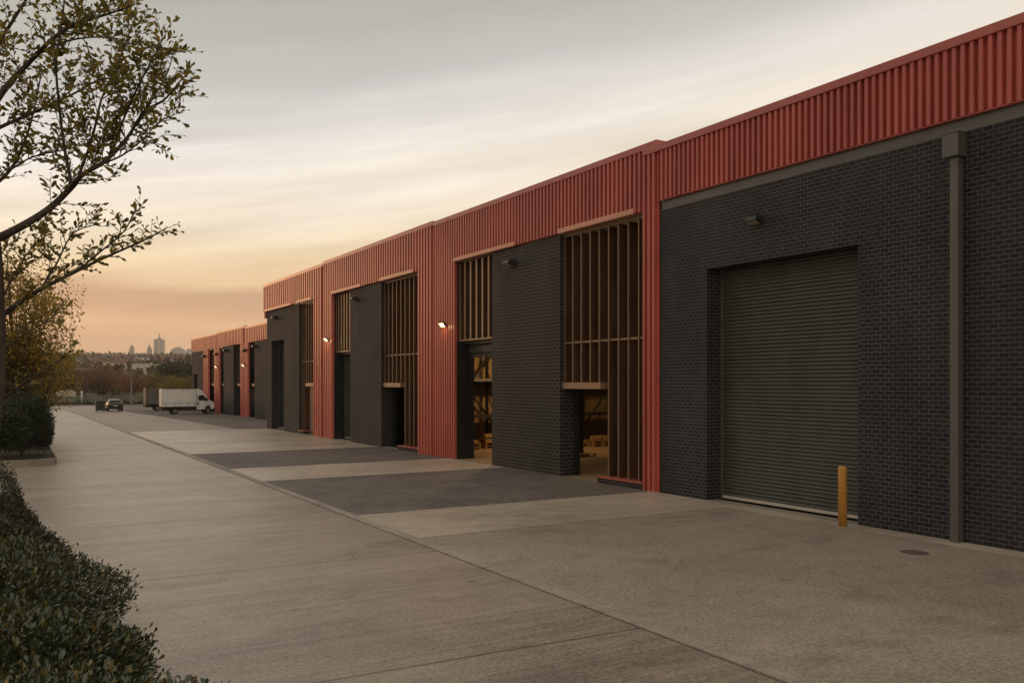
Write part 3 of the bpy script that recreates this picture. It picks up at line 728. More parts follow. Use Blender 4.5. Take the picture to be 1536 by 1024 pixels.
m = MB(); m.prism([(9.62,1.102),(10.68,1.102),(10.66,1.18),(10.3,1.25),(10.0,1.25),(9.64,1.18)], 108.15, 109.15, 'y'); m.build('lid', M['binbody'], bn, bevel=.02)
for xx in (9.8, 10.5):
    m = MB(); m.tube([(xx-.03,108.3,.09),(xx+.03,108.3,.09)], [.09,.09], 12); m.build('wheel', M['black'], bn)

ul = thing('utility_pole', (16.9, 136.6, 0), 'tall weathered utility pole beyond the car park, behind the car', 'pole')
m = MB(); m.tube([(16.9,136.6,0),(16.9,136.6,4),(16.92,136.6,7.35)], [.16,.14,.11], 10); m.build('post', M['wood_pole'], ul)
m = MB(); m.box(15.9, 17.9, 136.45, 136.53, 6.75, 6.87); m.build('crossarm', M['wood_pole'], ul)
for xx in (16.0, 16.5, 17.3, 17.8):
    m = MB(); m.lathe([(.03,0),(.05,.06),(.03,.14)], (xx,136.49,6.872), 8); m.build('insulator', M['pale'], ul)

fn = thing('fence', (4, 141.6, 0), 'sage green panel fence along the far edge of the car park', 'fence')
for i in range(14):
    x = 1.5+i*1.55
    m = MB(); m.box(x-.05, x+.05, 141.5, 141.6, 0, 1.55+random.uniform(-.02,.05)); m.build('post', M['fence'], fn)
    if i < 13:
        m = MB(); h = 1.35+random.uniform(-.06,.06)
        for k in range(9): m.box(x+.07+k*.158, x+.07+k*.158+.145, 141.53, 141.56, .12, h)
        m.box(x+.06, x+1.48, 141.562, 141.60, .35, .45); m.box(x+.06, x+1.48, 141.562, 141.60, 1.05, 1.15); m.build('fence_panel', M['fence'], fn)
sh = thing('garden_shed', (9.4, 148, 0), 'small pale shed with a rounded roof behind the far fence', 'shed')
m = MB(); m.box(7.9, 10.4, 147, 149, 0, 1.75); m.build('wall', M['pale'], sh)
m = MB(); m.prism([(7.8,1.752),(10.5,1.752),(10.2,2.05),(9.15,2.25),(8.1,2.05)], 146.9, 149.1, 'y'); m.build('roof', M['pale'], sh)
gp = thing('gate_post', (10.75, 141.0, 0), 'pale post standing by the shed', 'post')
m = MB(); m.box(10.64, 10.86, 140.9, 141.1, 0, 1.9); m.build('shaft', M['pale'], gp); m = MB(); m.lathe([(.17,0),(.17,.08),(.02,.24)], (10.75,141,1.9), 12); m.build('cap', M['pale'], gp)

# ------------------------------------------------------------------ foliage
def leaves(name, pts, dirs, size, mat, parent, width=.42, shape='obo', fold=.25, normal=None):
    """one mesh of small leaf faces; pts, dirs (n,3); size (n,)"""
    n = len(pts); pts = np.asarray(pts, float); d = np.asarray(dirs, float); d /= np.linalg.norm(d, axis=1)[:, None]+1e-9
    r = rng.normal(size=(n, 3)) if normal is None else np.asarray(normal, float)+rng.normal(size=(n, 3))*.55
    s = np.cross(d, r); s /= np.linalg.norm(s, axis=1)[:, None]+1e-9
    u = np.cross(s, d); L = np.asarray(size)[:, None]; w = L*width*.5
    tip = pts+d*L
    if shape == 'obo':
        V = np.stack([pts, pts+d*L*.38-s*w*.72+u*w*fold, pts+d*L*.72-s*w+u*w*fold, tip-u*L*.08, pts+d*L*.72+s*w+u*w*fold, pts+d*L*.38+s*w*.72+u*w*fold], 1).reshape(-1, 3)
        F_ = np.array([[0,1,2,3],[0,3,4,5]]); k = 6
    else:
        V = np.stack([pts, pts+d*L*.5-s*w, tip, pts+d*L*.5+s*w], 1).reshape(-1, 3); F_ = np.array([[0,1,2,3]]); k = 4
    idx = (np.arange(n)[:, None, None]*k+F_[None]).reshape(-1, 4)
    o0 = np.array(ORI[parent.name]); V = V-o0
    me = bpy.data.meshes.new(name); nf = len(idx)
    me.vertices.add(len(V)); me.vertices.foreach_set('co', V.ravel())
    me.loops.add(nf*4); me.loops.foreach_set('vertex_index', idx.ravel().astype(np.int32))
    me.polygons.add(nf); me.polygons.foreach_set('loop_start', np.arange(0, nf*4, 4, dtype=np.int32)); me.polygons.foreach_set('loop_total', np.full(nf, 4, np.int32))
    me.update(calc_edges=True); me.validate(); me.materials.append(mat)
    o = bpy.data.objects.new(name, me); C.objects.link(o); o.parent = parent; ORI[o.name] = Vector(o0)
    return o

# --- the tree in the left foreground: limbs surveyed, twigs and leaves grown from them
ZF = 9.0
ft = thing('broadleaf_tree', P(-40, 1036, ZF), 'large leafy tree leaning in at the left edge with dark branches against the sky', 'tree')
wood = MB(); lp, ld, ls, = [], [], []
def twig(p, d, length, r, lf=.083, gap=.036):
    n = max(4, int(length/.07)); pts = [Vector(p)]; d = Vector(d).normalized()
    for i in range(n):
        d = (d+Vector((random.gauss(0,.13), random.gauss(0,.13), random.gauss(.035,.12)))).normalized(); pts.append(pts[-1]+d*length/n)
    wood.tube(pts, [max(.0022, r*(1-.8*i/n)) for i in range(n+1)], 4, cap=False)
    k = max(3, int(length/gap)); side = 1
    for i in range(k):
        f = .18+.82*i/(k-1) if k > 1 else 1
        q = pts[0].lerp(pts[0], 0); fi = f*n; a = min(int(fi), n-1); q = pts[a].lerp(pts[a+1], fi-a)
        t = (pts[a+1]-pts[a]).normalized(); sv = t.cross(Vector((random.gauss(0,.5), random.gauss(0,.5), 1))).normalized()
        dd = t*random.uniform(.45,.9)+sv*side*random.uniform(.5,1)+Vector((0,0,random.uniform(-.35,.45)))
        side = -side
        if random.random() < .88:
            lp.append(q); ld.append(dd); ls.append(lf*random.uniform(.55,1.2)*(1-.25*(f > .9)))
        if random.random() < .25:
            lp.append(q); ld.append(dd+Vector((random.gauss(0,.6),random.gauss(0,.6),random.gauss(0,.5)))); ls.append(lf*random.uniform(.4,.8))
    return pts
def limb(px, w0, w1, twigs, z0=0, z1=0, tl=(.2,.52), start=.12, sub=True, up=.35):
    twigs = int(twigs*1.85); w0 *= .76; w1 *= .66
    """px: photo points; z0,z1: depth offsets along the limb"""
    n = len(px); ph = random.uniform(0, 6)
    pts = [P(a, b_, ZF+z0+(z1-z0)*i/(n-1)+.12*math.sin(ph+i*1.7)) for i, (a, b_) in enumerate(px)]
    pts = spline(pts, 5); m = len(pts)
    rad = [(w0+(w1-w0)*(i/(m-1))**.8)*ZF/F/2 for i in range(m)]
    wood.tube(pts, rad, 8 if w0 > 6 else 6)
    for k in range(twigs):
        f = start+(1-start)*(k+random.random()*.8)/twigs; i = min(int(f*(m-1)), m-2)
        t = (pts[i+1]-pts[i]).normalized()
        side = Vector((random.gauss(0,1), random.gauss(0,1), random.gauss(.25,1))); side = (side-t*side.dot(t)).normalized()
        d = t*random.uniform(.35,1.0)+side*random.uniform(.5,1.0)+Vector((0,0,random.uniform(-.1,up)))
        L = random.uniform(*tl)*(1-.25*f)
        tp = twig(pts[i], d, L, .0065 if f < .7 else .0045)
        if sub and L > .3:
            for q in range(random.choice((1,2,2,3))):
                a = random.randint(1, len(tp)-2); tt = (tp[a+1]-tp[a]).normalized()
                twig(tp[a], tt+Vector((random.gauss(0,.6),random.gauss(0,.6),random.gauss(.15,.5))), L*random.uniform(.35,.6), .0035)
    twig(pts[-1], pts[-1]-pts[-3], .2, .004)
    return pts
tr = spline([P(-40,1040,ZF), P(-38,800,ZF), P(-14,640,ZF), P(-5,540,ZF), P(-5,450,ZF), P(-10,360,ZF), P(-28,250,ZF), P(-30,120,ZF+.1), P(-20,-40,ZF+.2), P(-5,-200,ZF+.3)], 6)
wood.tube(tr, [.112*(1-.72*i/(len(tr)-1)) for i in range(len(tr))], 12)
limb([(-12,362),(35,338),(75,312),(108,280),(124,262),(160,240),(192,205),(216,168),(246,150),(272,120)], 17, 3, 22, 0, -.3)
limb([(116,268),(150,248),(185,232),(215,208),(240,182),(262,172)], 5, 2, 12, -.1, .5)
limb([(2,474),(50,440),(110,409),(160,385),(212,362),(250,342)], 11, 2.5, 17, 0, .2, tl=(.14,.36))
limb([(120,403),(150,378),(185,348),(203,315)], 5, 2.5, 11, .1, -.4, tl=(.14,.34))
limb([(60,436),(85,395),(110,350),(150,335)], 5, 2.5, 12, .1, .5, tl=(.2,.42))
limb([(108,278),(98,230),(90,170),(84,95),(92,40),(100,-30)], 7, 3, 17, -.1, -.6)
limb([(116,270),(138,208),(152,150),(172,105),(190,60),(205,20)], 6, 2.5, 18, -.1, .6)
limb([(165,236),(185,180),(205,135),(228,90),(248,52)], 5, 2.5, 14, -.1, -.6)
limb([(205,190),(228,150),(250,112),(262,75)], 3.5, 2, 10, -.2, .3)
limb([(-28,185),(10,130),(40,98),(75,62),(110,38),(160,22),(200,8)], 14, 3, 20, 0, -.5)
limb([(60,78),(100,62),(140,56),(175,58)], 5, 2.5, 10, -.2, -.8)
limb([(-30,205),(20,182),(70,160),(112,140),(150,120),(190,118)], 9, 2.5, 18, .05, .8)
limb([(-22,290),(15,255),(38,210),(52,160),(62,110)], 8, 3, 14, 0, .9)
limb([(-30,150),(-10,80),(20,30),(50,-20),(70,-80)], 10, 4, 14, .1, .6)
limb([(15,255),(50,235),(95,225),(130,215)], 4, 2, 11, .2, .9)
limb([(4,600),(35,575),(65,556),(95,536),(108,522)], 4.5, 1.8, 6, 0, -.4, tl=(.1,.2), sub=False)
limb([(10,520),(40,500),(75,478),(98,462)], 4, 1.6, 7, 0, .5, tl=(.1,.24), sub=False)
limb([(0,455),(25,405),(45,375),(62,352)], 5, 2, 9, 0, .7)
for k in range(9):                               # the half of the crown that lies outside the frame
    y0 = random.uniform(60, 420); x1 = -random.uniform(120, 420)
    limb([(-20,y0),(x1*.4,y0-60),(x1*.75,y0-110),(x1,y0-190)], 9, 3, 13, 0, random.uniform(-2.2,2.2))
wood.build('trunk', M['bark'], ft, smooth=True)
leaves('crown', lp, ld, ls, M['leaf_fg'], ft, .46)

# --- shrubs
def shrub(x, y, rx, ry, h, n, leaf, mat, label, group, lumps=9, name='shrub', z0=.02):
    t = thing(name, (x, y, z0), label, 'shrub', group)
    L = rng.normal(size=(lumps, 3)); L[:, 2] = np.abs(L[:, 2])*.8; L /= np.linalg.norm(L, axis=1)[:, None]
    amp = rng.uniform(.1, .34, lumps)
    d = rng.normal(size=(n, 3)); d[:, 2] = np.abs(d[:, 2])*.95-.12; d /= np.linalg.norm(d, axis=1)[:, None]
    rad = .74+(np.exp(-((1-d@L.T)*9))*amp).sum(1)+rng.normal(size=n)*.035
    dep = 1-np.abs(rng.normal(size=n))*.13; dep = np.clip(dep, .3, 1.0)
    sprig = rng.random(n) < .03; dep = np.where(sprig, 1+rng.random(n)*.06, dep)
    pts = d*(rad*dep)[:, None]*np.array([rx, ry, h*.8])+np.array([x, y, z0+h*.22])
    pts[:, 2] = np.maximum(pts[:, 2], z0+.03)
    dirs = d+rng.normal(size=(n, 3))*.55+np.array([0, 0, .45])
    leaves('foliage', pts, dirs, leaf*rng.uniform(.55, 1.25, n), mat, t, .44, normal=d+np.array([0, 0, .6]))
    s = MB()
    for k in range(16):
        a = random.uniform(0, 2*math.pi); q = random.uniform(.2, .55)
        s.tube(spline([(x,y,z0-.01),(x+rx*q*.4*math.cos(a),y+ry*q*.4*math.sin(a),z0+h*.4),(x+rx*q*math.cos(a),y+ry*q*math.sin(a),z0+h*random.uniform(.5,.75))], 3), [.018,.016,.014,.012,.01,.008,.005], 5)
    s.build('stem', M['bark'], t)
    return t
HG = 'hedge shrubs along the left of the lane'
for x, y, rx, ry, h, n, mt, lb in (
    (.14, 6.6, 1.36, 1.5, .98, 22000, 'leaf_hedge', 'nearest glossy green hedge shrub in the bottom left corner'),
    (.10, 9.4, 1.48, 1.6, 1.10, 19000, 'leaf_hedge', 'dark green hedge shrub behind the nearest one, dotted with yellow leaves'),
    (.12, 12.4, 1.42, 1.7, 1.16, 13000, 'leaf_hedge', 'third hedge shrub from the corner, dull green'),
    (.05, 15.6, 1.28, 1.7, 1.15, 17000, 'leaf_purple', 'purplish brown hedge shrub next to the lane'),
    (-.10, 19.0, 1.08, 1.7, 1.15, 11000, 'leaf_purple', 'brownish hedge shrub with ragged top'),
    (-.22, 22.8, .98, 1.4, 1.3, 5500, 'leaf_dark', 'last hedge shrub of the near bed, next to the bare concrete gap')):
    shrub(x, y, rx, ry, h, n, (.066 if y < 8 else .07), M[mt], lb, HG)
for x, y, rx, ry, h, n, mt in ((-2.6, 7.4, 1.4, 1.8, 1.1, 3500, 'leaf_hedge'), (-2.7, 11.2, 1.4, 1.9, 1.15, 3000, 'leaf_hedge'), (-2.5, 15.2, 1.3, 1.9, 1.1, 2500, 'leaf_purple')):
    shrub(x, y, rx, ry, h, n, .075, M[mt], 'hedge shrub in the back row of the near bed', HG)
BG = 'tall shrubs in the kerbed bed'
shrub(.92, 41.0, 1.22, 1.6, 2.5, 20000, .095, M['leaf_dark'], 'tall dark shrub at the rounded kerb corner', BG, z0=.2)
shrub(-.3, 40.3, 1.15, 1.2, 2.1, 14000, .09, M['leaf_dark'], 'shorter shrub left of the kerb corner', BG, z0=.2)
shrub(.9, 46.5, 1.2, 2.2, 2.6, 12000, .11, M['leaf_dark'], 'shrub behind the kerb corner under the golden tree', BG, z0=.2)
shrub(1.3, 54, 1.0, 1.2, 2.0, 2500, .12, M['leaf_olive'], 'olive shrub farther along the kerbed bed', BG, z0=.2)

# --- trees
def tree(x, y, z0, h, rx, rz, cz, n_clump, n_leaf, leaf, mat, label, group=None, trunk_r=.14, bare=False, name='tree', spread=.27, stems=1):
    t = thing(name, (x, y, z0), label, 'tree', group); w = MB(); pts = []; dirs = []
    tops = []
    for s in range(stems):
        tx, ty = x+random.gauss(0,.12)*stems, y+random.gauss(0,.12)*stems
        tp = spline([(tx,ty,z0-.1),(tx+random.gauss(0,.06)*h*.3,ty,z0+cz*.4),(tx+random.gauss(0,.08)*h*.3,ty+random.gauss(0,.05)*h*.3,z0+cz),(x+random.gauss(0,.1),y,z0+h*.92)], 4)
        w.tube(tp, [trunk_r*(1-.85*i/(len(tp)-1))/stems**.4 for i in range(len(tp))], 8); tops.append(tp)
    for k in range(n_clump):
        d = Vector((random.gauss(0,1), random.gauss(0,1), random.gauss(.1,.9))).normalized(); q = random.uniform(.35,1)**.6
        c = Vector((x+d.x*rx*q, y+d.y*rx*q, z0+cz+d.z*rz*q*(1 if d.z > 0 else .75)))
        if c.z < z0+.5: c.z = z0+.5+random.random()*.4
        tp = tops[k % stems]; f = min(len(tp)-2, max(2, int(len(tp)*(.25+.6*random.random()*max(.2, (c.z-z0)/h))))); a = Vector(tp[f])
        if a.z > c.z: a = Vector(tp[max(2, f-4)])
        mid = a.lerp(c, .5)+Vector((0,0,-.04*h*random.random()))
        w.tube(spline([a, mid, c], 3), [trunk_r*.32*(1-.8*i/6) for i in range(7)], 5, cap=False)
        m = int(n_leaf*random.uniform(.5,1.4)); g = np.clip(rng.normal(size=(m, 3)), -1.6, 1.6)*np.array([1,1,.75])*rx*spread*random.uniform(.6,1.1)
        pts.append(g+np.array(c)); dirs.append(g*.6+rng.normal(size=(m, 3))*rx*.25+np.array([0,0,-.02]))
    pts = np.concatenate(pts); dirs = np.concatenate(dirs); pts[:, 2] = np.maximum(pts[:, 2], z0+.25)
    w.build('trunk', M['bark'], t, smooth=True)
    leaves('crown', pts, dirs, leaf*rng.uniform(.5, 1.3, len(pts)), mat, t, .55, 'dia' if leaf > .15 else 'obo')
    return t
def at(px, zc): v = P(px, 575, zc); return v.x, v.y
GG = 'golden trees in the kerbed bed'
x, y = at(12, 43); tree(x, y, .2, 10.2, 2.6, 3.5, 5.9, 75, 170, .15, M['leaf_gold'], 'tall golden green tree right behind the leaning tree', GG, .13)
x, y = at(62, 52); tree(x, y, .2, 6.4, 2.0, 2.3, 3.6, 50, 130, .16, M['leaf_gold'], 'smaller yellowing tree overhanging the lane beyond the shrubs', GG, .12)
x, y = at(10, 66); tree(x, y, .2, 8.0, 2.6, 3.0, 4.6, 45, 110, .2, M['leaf_gold'], 'farther golden tree deep in the kerbed bed', GG, .15)
x, y = at(30, 44); tree(x, y, .2, 6.0, 1.5, 2.0, 3.4, 34, 110, .15, M['leaf_olive'], 'darker olive tree between the golden trees', GG, .11)
FG = 'trees beyond the far fence'
for px, zc, h, rx, rz, cz, nc, nl, lf, mt, lb, st in (
    (150, 148, 6.6, 3.9, 2.7, 3.7, 80, 60, .20, 'leaf_brown', 'rusty brown tree with a wide open crown behind the car', 3),
    (196, 165, 5.6, 2.9, 2.4, 3.0, 45, 80, .28, 'leaf_brown', 'smaller rusty tree just right of the utility pole', 2),
    (104, 162, 5.0, 3.0, 2.4, 2.6, 45, 90, .30, 'leaf_green', 'dark green tree left of the rusty tree', 1),
    (66, 165, 5.6, 3.6, 2.6, 2.9, 45, 90, .32, 'leaf_olive', 'olive tree at the left end of the far tree row', 1),
    (232, 175, 5.2, 3.0, 2.4, 2.6, 45, 90, .32, 'leaf_olive', 'olive tree above the grey truck', 1),
    (262, 196, 8.4, 4.6, 3.4, 4.8, 70, 110, .36, 'leaf_green', 'big dark green tree towering above the white truck', 1),
    (300, 190, 7.0, 4.0, 3.2, 4.0, 50, 100, .36, 'leaf_green', 'dark green tree partly behind the low terrace', 1),
    (256, 150, 4.4, 1.8, 1.4, 2.9, 30, 70, .24, 'leaf_lime', 'small yellow green tree above the white truck’s box', 1),
    (281, 152, 4.5, 2.0, 1.4, 3.0, 30, 70, .24, 'leaf_lime', 'small yellow green tree above the white truck’s cab', 1),
    (172, 185, 5.2, 3.6, 2.4, 2.6, 45, 90, .34, 'leaf_green', 'dark tree filling the gap behind the rusty trees', 1),
    (130, 190, 5.0, 3.6, 2.4, 2.6, 45, 90, .34, 'leaf_green', 'low dark tree behind the rusty tree’s left side', 1),
    (20, 170, 6.0, 4.0, 2.6, 3.0, 40, 80, .34, 'leaf_green', 'dark tree hidden behind the golden trees', 1)):
    x, y = at(px, zc); tree(x, y, terrain(math.hypot(x, y)), h, rx, rz, cz, nc, nl, lf, M[mt], lb, FG, .16, stems=st)
# clipped low hedge at the end of the car park
hd = thing('hedge', (10, 139.5, 0), 'low dark hedge along the far edge of the car park', 'hedge')
n = 9000; xs = rng.uniform(-2, 21, n); pts = np.stack([xs, 139.6+rng.normal(size=n)*.35, np.abs(rng.normal(size=n))*.30*(1+.35*np.sin(xs*1.3)+.2*np.sin(xs*3.1))+.03], 1)
leaves('foliage', pts, rng.normal(size=(n, 3))+np.array([0, 0, .6]), .2*rng.uniform(.5, 1.2, n), M['leaf_green'], hd, .5, 'dia')
m = MB()
for k in range(24):
    xx = -2+k; m.tube([(xx,139.6,0),(xx+.1,139.6,.4)], [.03,.015], 5)
m.build('stem', M['bark'], hd)
b = MB(); b.box(-12, 22, 138.7, 138.85, -.02, .14); tag(b.build('kerb', M['kerb'], bevel=.01), kind='structure')

# ------------------------------------------------------------------ far hillside and skyline
n = 15000; az = rng.uniform(R(-32), R(34), n); rr = 230*(4700/230)**(rng.random(n)**.75)
keep = np.array([random.random() < .8 for _ in range(n)]); az, rr = az[keep], rr[keep]
V = []; Dd = []; Sz = []
for a, r in zip(az, rr):
    s = random.uniform(1.6, 3.6)*(1+.55*(r/1000)); z = terrain(r); k = 9
    g = rng.normal(size=(k, 3))*np.array([.55, .55, .38])*s
    V.append(g+np.array([r*math.sin(a), r*math.cos(a), z+s*.55])); Dd.append(g+rng.normal(size=(k, 3))*s*.3); Sz.append(np.full(k, s*.8))
wd = bpy.data.objects.new('tmp', None); ORI['tmp'] = Vector((0,0,0))
o = leaves('distant_woodland', np.concatenate(V), np.concatenate(Dd), np.concatenate(Sz)*rng.uniform(.5, 1.1, len(V)*9), M['wood_far'], wd, .9, 'dia'); o.parent = None
bpy.data.objects.remove(wd); tag(o, kind='stuff', label='hazy woodland covering the far hillside', cat='woodland')

def house(px, py, zc, w, dp, h, rot, label, flat=False, mat='pale'):
    p = P(px, py, zc); z0 = max(p.z-h, terrain(math.hypot(p.x, p.y))-.3)
    t = thing('house', (p.x, p.y, z0), label, 'house', 'houses on the far hillside', rot)
    m = MB(); m.box(-w/2, w/2, -dp/2, dp/2, -4, h); wl = m.build('wall', M[mat], t, local=True)
    m = MB()
    if flat: m.box(-w/2-.2, w/2+.2, -dp/2-.2, dp/2+.2, h+.01, h+.5)
    else: m.prism([(-dp/2-.4,h+.01),(dp/2+.4,h+.01),(0,h+dp*.32)], -w/2-.3, w/2+.3, 'x')
    m.build('roof', M['pale' if flat else 'tile'], t, local=True)
    k = max(2, int(w/3.2))
    for fl in range(max(1, int(h/3))):
        for i in range(k):
            xx = -w/2+w*(i+.5)/k; m = MB(); m.box(xx-.5, xx+.5, -dp/2-.06, -dp/2+.05, fl*3+.9, fl*3+2.2); m.build('window', M['pane'], t, local=True)
LB = 'small pale gabled house among the trees of the far hillside'
house(224, 560, 330, 17, 9, 6.2, -.25, 'long pale flat roofed building above the trucks', True)
house(208, 558, 400, 14, 9, 5, -.2, 'pale terrace building just right of the utility pole', True)
house(122, 566, 300, 8, 6, 3.4, -.1, 'white roofed bungalow at the left of the rusty tree', False, 'pale')
for px, py, zc, w in ((138,549,560,10), (146,552,470,8), (156,547,640,13), (163,551,520,9), (171,548,600,10), (178,553,450,8), (184,549,560,12), (190,546,700,14), (199,551,480,9), (205,547,640,11), (214,545,720,15), (222,549,560,9), (229,547,640,13),
                      (238,551,500,9), (244,546,700,12), (251,549,600,10), (259,545,800,16), (266,548,660,11), (275,546,760,14), (283,548,700,11), (126,546,700,13), (117,548,620,10), (133,543,950,16), (152,541,1050,20), (168,543,900,15), (180,541,1100,22), (194,542,1000,16),
                      (209,541,1050,18), (232,542,980,17), (252,541,1100,20), (272,541,1050,18)):
    house(px, py, zc, w, w*.6, random.uniform(3.2,5.2)*(1+zc/2500), random.uniform(-.6,.4), LB, random.random() < .35)

def facade_mat(name, col, win, bw, rh):
    m = NT(name); g = m('ShaderNodeTexCoord'); sp = m('ShaderNodeSeparateXYZ'); m.l.new(g.outputs['Object'], sp.inputs[0])
    u = m.math('ADD', sp.outputs[0], sp.outputs[1]); cv = m('ShaderNodeCombineXYZ'); m.l.new(u, cv.inputs[0]); m.l.new(sp.outputs[2], cv.inputs[1])
    b = m('ShaderNodeTexBrick'); m.l.new(cv.outputs[0], b.inputs['Vector']); b.offset = 0
    for kk, v in (('Color1', win), ('Color2', tuple(c*.7 for c in win[:3])+(1,)), ('Mortar', col), ('Scale', 1.0), ('Mortar Size', rh*.28), ('Brick Width', bw), ('Row Height', rh)): b.inputs[kk].default_value = v
    return m.P(col=b.outputs['Color'], rough=.7)
M['tower_a'] = facade_mat('tower_facade', c3(.34,.31,.29), c3(.16,.15,.15), 6.5, 9.5)
M['tower_b'] = facade_mat('dark_tower_facade', c3(.20,.17,.15), c3(.10,.09,.085), 6, 9.5)
def tower(px0, px1, ytop, zc, label, mat, tiers, spire=0, depth=None):
    """tiers: (fraction of width, photo y of its top) from the widest up"""
    p = P((px0+px1)/2, 575, zc); zg = terrain(math.hypot(p.x, p.y))-3; w = (px1-px0)*zc/F
    t = thing('skyline_tower', (p.x, p.y, zg), label, 'tower', 'towers on the skyline', -R(12)); zb = 0
    for i, (f, yy) in enumerate(tiers):
        zt = HC-(yy-575)/F*zc-zg; m = MB(); a = w*f/2; dpt = (depth or w)*f/2; q = w*.03
        m.box(-a, a, -dpt, dpt, zb, zt); body = m.build('tower_block' if i == 0 else 'tower_crown', mat, t, local=True)
        if i == 0:
            r = MB()
            for s in (-1, 1):
                r.box(s*a*.9-a*.06, s*a*.9+a*.06, -dpt-q, -dpt+.1, zb, zt-q)
            r.box(-a*.06, a*.06, -dpt-q, -dpt+.1, zb, zt-q); r.build('facade_rib', M['pane'] if False else M['pale'], body, local=True)
        zb = zt+.01
    if spire:
        zt = HC-(spire-575)/F*zc-zg; m = MB(); m.tube([(0,0,zb),(0,0,zt)], [w*.07,w*.025], 6); m.build('spire', M['wood_pole'], t, local=True)
ZT = 4000
tower(231.4, 246.5, 508, ZT, 'tallest pale tower block on the skyline with a mast', M['tower_a'], [(1,509.5), (.5,507.3)], 499)
tower(220.8, 227.6, 521, ZT, 'slim dark tower with a spire left of the tallest block', M['tower_b'], [(1,523), (.65,520.5), (.4,518.5)], 513.5)
tower(194.5, 201, 519, ZT-160, 'domed dark tower above the utility pole', M['tower_b'], [(1,522.5), (.72,519.5), (.4,518)], 516)
tower(257, 277, 520, ZT+100, 'broad stepped block at the right of the skyline', M['tower_a'], [(1,524.5), (.72,522.3), (.35,520.5)])
tower(278, 289.5, 523, ZT+200, 'low pale block at the edge of the low terrace', M['tower_a'], [(1,526), (.5,523)])
tower(203, 209, 529, ZT, 'tiny block on the skyline between the two dark towers', M['tower_b'], [(1,530.5), (.5,529)])

# ------------------------------------------------------------------ air
b = MB(); b.box(-5700, 5700, -5700, 5700, -1.2, 270); hz = b.build('haze', None or M['dark']); hz.data.materials.clear()
hm = bpy.data.materials.new('haze_air'); hm.use_nodes = True; nt = hm.node_tree; nt.nodes.remove(nt.nodes['Principled BSDF'])
pv = nt.nodes.new('ShaderNodeVolumePrincipled'); pv.inputs['Color'].default_value = c3(.92,.88,.84); pv.inputs['Density'].default_value = .00014; pv.inputs['Anisotropy'].default_value = .35
nt.links.new(pv.outputs[0], nt.nodes['Material Output'].inputs['Volume']); hz.data.materials.append(hm); tag(hz, kind='stuff', label='warm dusk haze filling the air', cat='haze')

# ------------------------------------------------------------------ light: dusk sky and a low soft sun from beyond the terrace
SUN_AZ = R(-14); SUN_EL = R(5)
W = bpy.data.worlds.new('World'); S.world = W; W.use_nodes = True
wn = NT.__new__(NT); wn.t = W.node_tree; wn.n = W.node_tree.nodes; wn.l = W.node_tree.links
bgn = wn.n['Background']
sky = wn('ShaderNodeTexSky'); sky.sky_type = 'NISHITA'; sky.sun_disc = False; sky.sun_elevation = SUN_EL; sky.sun_rotation = SUN_AZ; sky.dust_density = 3; sky.air_density = 1.5
gen = wn('ShaderNodeTexCoord').outputs['Generated']
def dot(v, d):
    n = wn('ShaderNodeVectorMath', operation='DOT_PRODUCT'); wn.l.new(v, n.inputs[0]); n.inputs[1].default_value = d; return n.outputs['Value']
z = dot(gen, (0,0,1)); rgt = dot(gen, (CA,-SA,0)); fwd = dot(gen, (SA,CA,0))
cv = wn('ShaderNodeCombineXYZ'); wn.l.new(wn.math('MULTIPLY', rgt, 1.6), cv.inputs[0]); wn.l.new(wn.math('MULTIPLY', fwd, 1.6), cv.inputs[1])
wn.l.new(wn.math('MULTIPLY', wn.math('SUBTRACT', z, wn.math('MULTIPLY', rgt, .16)), 13.0), cv.inputs[2])
cl = wn.noise(cv.outputs[0], 1.0, 6, .55)
cv2 = wn('ShaderNodeCombineXYZ'); wn.l.new(wn.math('MULTIPLY', rgt, 3.5), cv2.inputs[0]); wn.l.new(fwd, cv2.inputs[1]); wn.l.new(wn.math('MULTIPLY', z, 9.0), cv2.inputs[2])
cl2 = wn.noise(cv2.outputs[0], 1.3, 5, .6)
zt_ = wn.math('SUBTRACT', z, wn.math('MULTIPLY', wn.math('ADD', rgt, .2), wn.ramp(z, [(.08, 0.0), (.26, .155)])))
zz = wn.math('ADD', zt_, wn.math('ADD', wn.math('MULTIPLY', wn.math('SUBTRACT', cl, .5), .10), wn.math('MULTIPLY', wn.math('SUBTRACT', cl2, .5), .03)))
grad = wn.ramp(zz, [(0, c3(.97,.55,.29)), (.04, c3(1.03,.585,.305)), (.085, c3(1.03,.63,.335)), (.135, c3(1.05,.80,.50)), (.175, c3(1.02,.87,.66)), (.225, c3(1.01,.915,.80)),
                   (.275, lin(243,238,231)), (.325, lin(208,206,203)), (.385, lin(187,186,178)), (.6, lin(204,199,190)), (1, lin(214,206,194))])
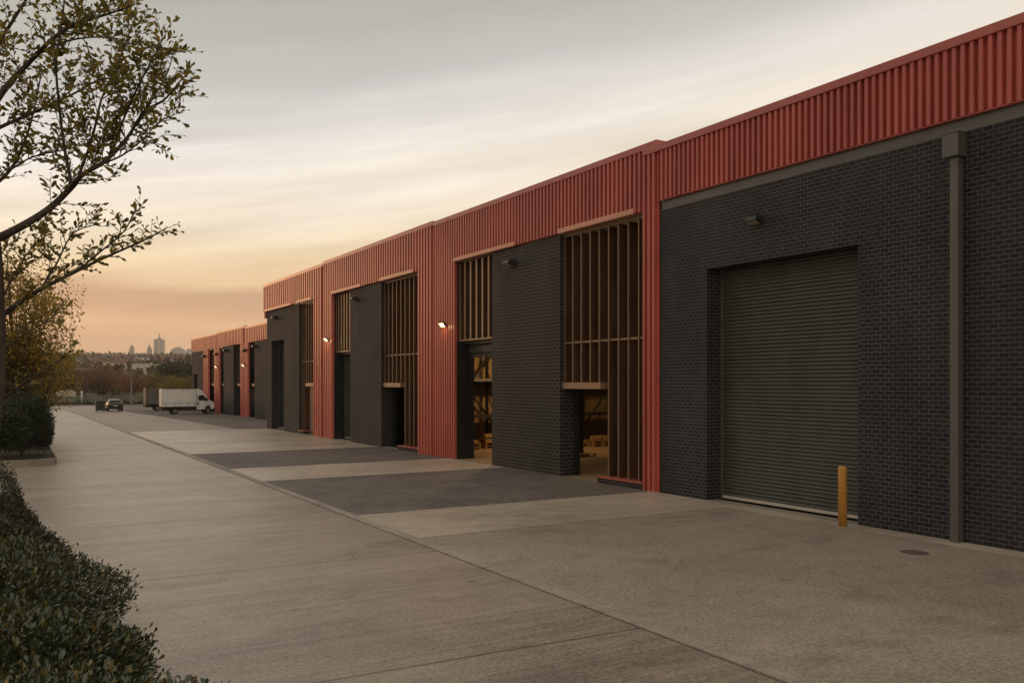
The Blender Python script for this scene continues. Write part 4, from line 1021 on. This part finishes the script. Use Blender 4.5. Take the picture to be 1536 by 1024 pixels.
# thin stratus: tilted bright streaks and one low dusky bank on the glow side
cv3 = wn('ShaderNodeCombineXYZ'); wn.l.new(wn.math('MULTIPLY', rgt, 2.2), cv3.inputs[0]); wn.l.new(wn.math('MULTIPLY', fwd, 1.2), cv3.inputs[1])
wn.l.new(wn.math('MULTIPLY', wn.math('SUBTRACT', z, wn.math('MULTIPLY', rgt, .17)), 34.0), cv3.inputs[2])
st = wn.noise(cv3.outputs[0], 1.0, 5, .6)
low = wn.ramp(z, [(.09, 0.0), (.15, 1.0), (.27, 1.0), (.36, .15)])
grad = wn.mix(1.0, grad, wn.mix(low, c3(1,1,1), wn.ramp(st, [(.32, c3(.89,.885,.88)), (.5, c3(1,1,1)), (.66, c3(1.12,1.115,1.10))])), 'MULTIPLY')
zb = wn.math('ADD', z, wn.math('MULTIPLY', wn.math('SUBTRACT', st, .5), .022))
bank = wn.ramp(zb, [(.066, 0.0), (.083, .8), (.098, 1.0), (.109, .15), (.116, 0.0)])
bank = wn.math('MULTIPLY', bank, wn.ramp(rgt, [(0, 1.0), (.2, 0.0)]))
grad = wn.mix(bank, grad, wn.mix(1.0, grad, c3(.70,.635,.665), 'MULTIPLY'))
tone = wn.ramp(cl, [(.28, .86), (.5, 1.0), (.72, 1.08)])
grad = wn.mix(1.0, grad, tone, 'MULTIPLY')
# glow side / far side of the sky
az = dot(gen, (math.sin(R(-8)), math.cos(R(-8)), 0))
side = wn.ramp(wn.math('ADD', wn.math('MULTIPLY', az, .5), .5), [(0, c3(1.14,1.09,1.03)), (.45, c3(.97,.95,.92)), (.78, lin(246,245,243)), (1, lin(255,255,255))])
grad = wn.mix(1.0, grad, side, 'MULTIPLY')
skc = wn.mix(1.0, sky.outputs[0], c3(.035,.035,.035), 'MULTIPLY')
mixc = wn.mix(.90, skc, grad)
wn.l.new(mixc, bgn.inputs[0]); bgn.inputs[1].default_value = 1.1
L = bpy.data.lights.new('sun', 'SUN'); L.energy = .34; L.angle = R(8); L.color = (1,.50,.22)
so = bpy.data.objects.new('sun', L); C.objects.link(so)
dv = Vector((math.sin(SUN_AZ)*math.cos(SUN_EL), math.cos(SUN_AZ)*math.cos(SUN_EL), math.sin(SUN_EL)))
so.rotation_euler = dv.to_track_quat('Z', 'Y').to_euler()
S.view_settings.view_transform = 'Standard'; S.view_settings.look = 'None'; S.view_settings.gamma = 1; S.view_settings.exposure = 0
S.render.engine = 'CYCLES'; S.cycles.max_bounces = 6; S.cycles.volume_bounces = 1; S.cycles.use_denoising = True
S.cycles.transparent_max_bounces = 8
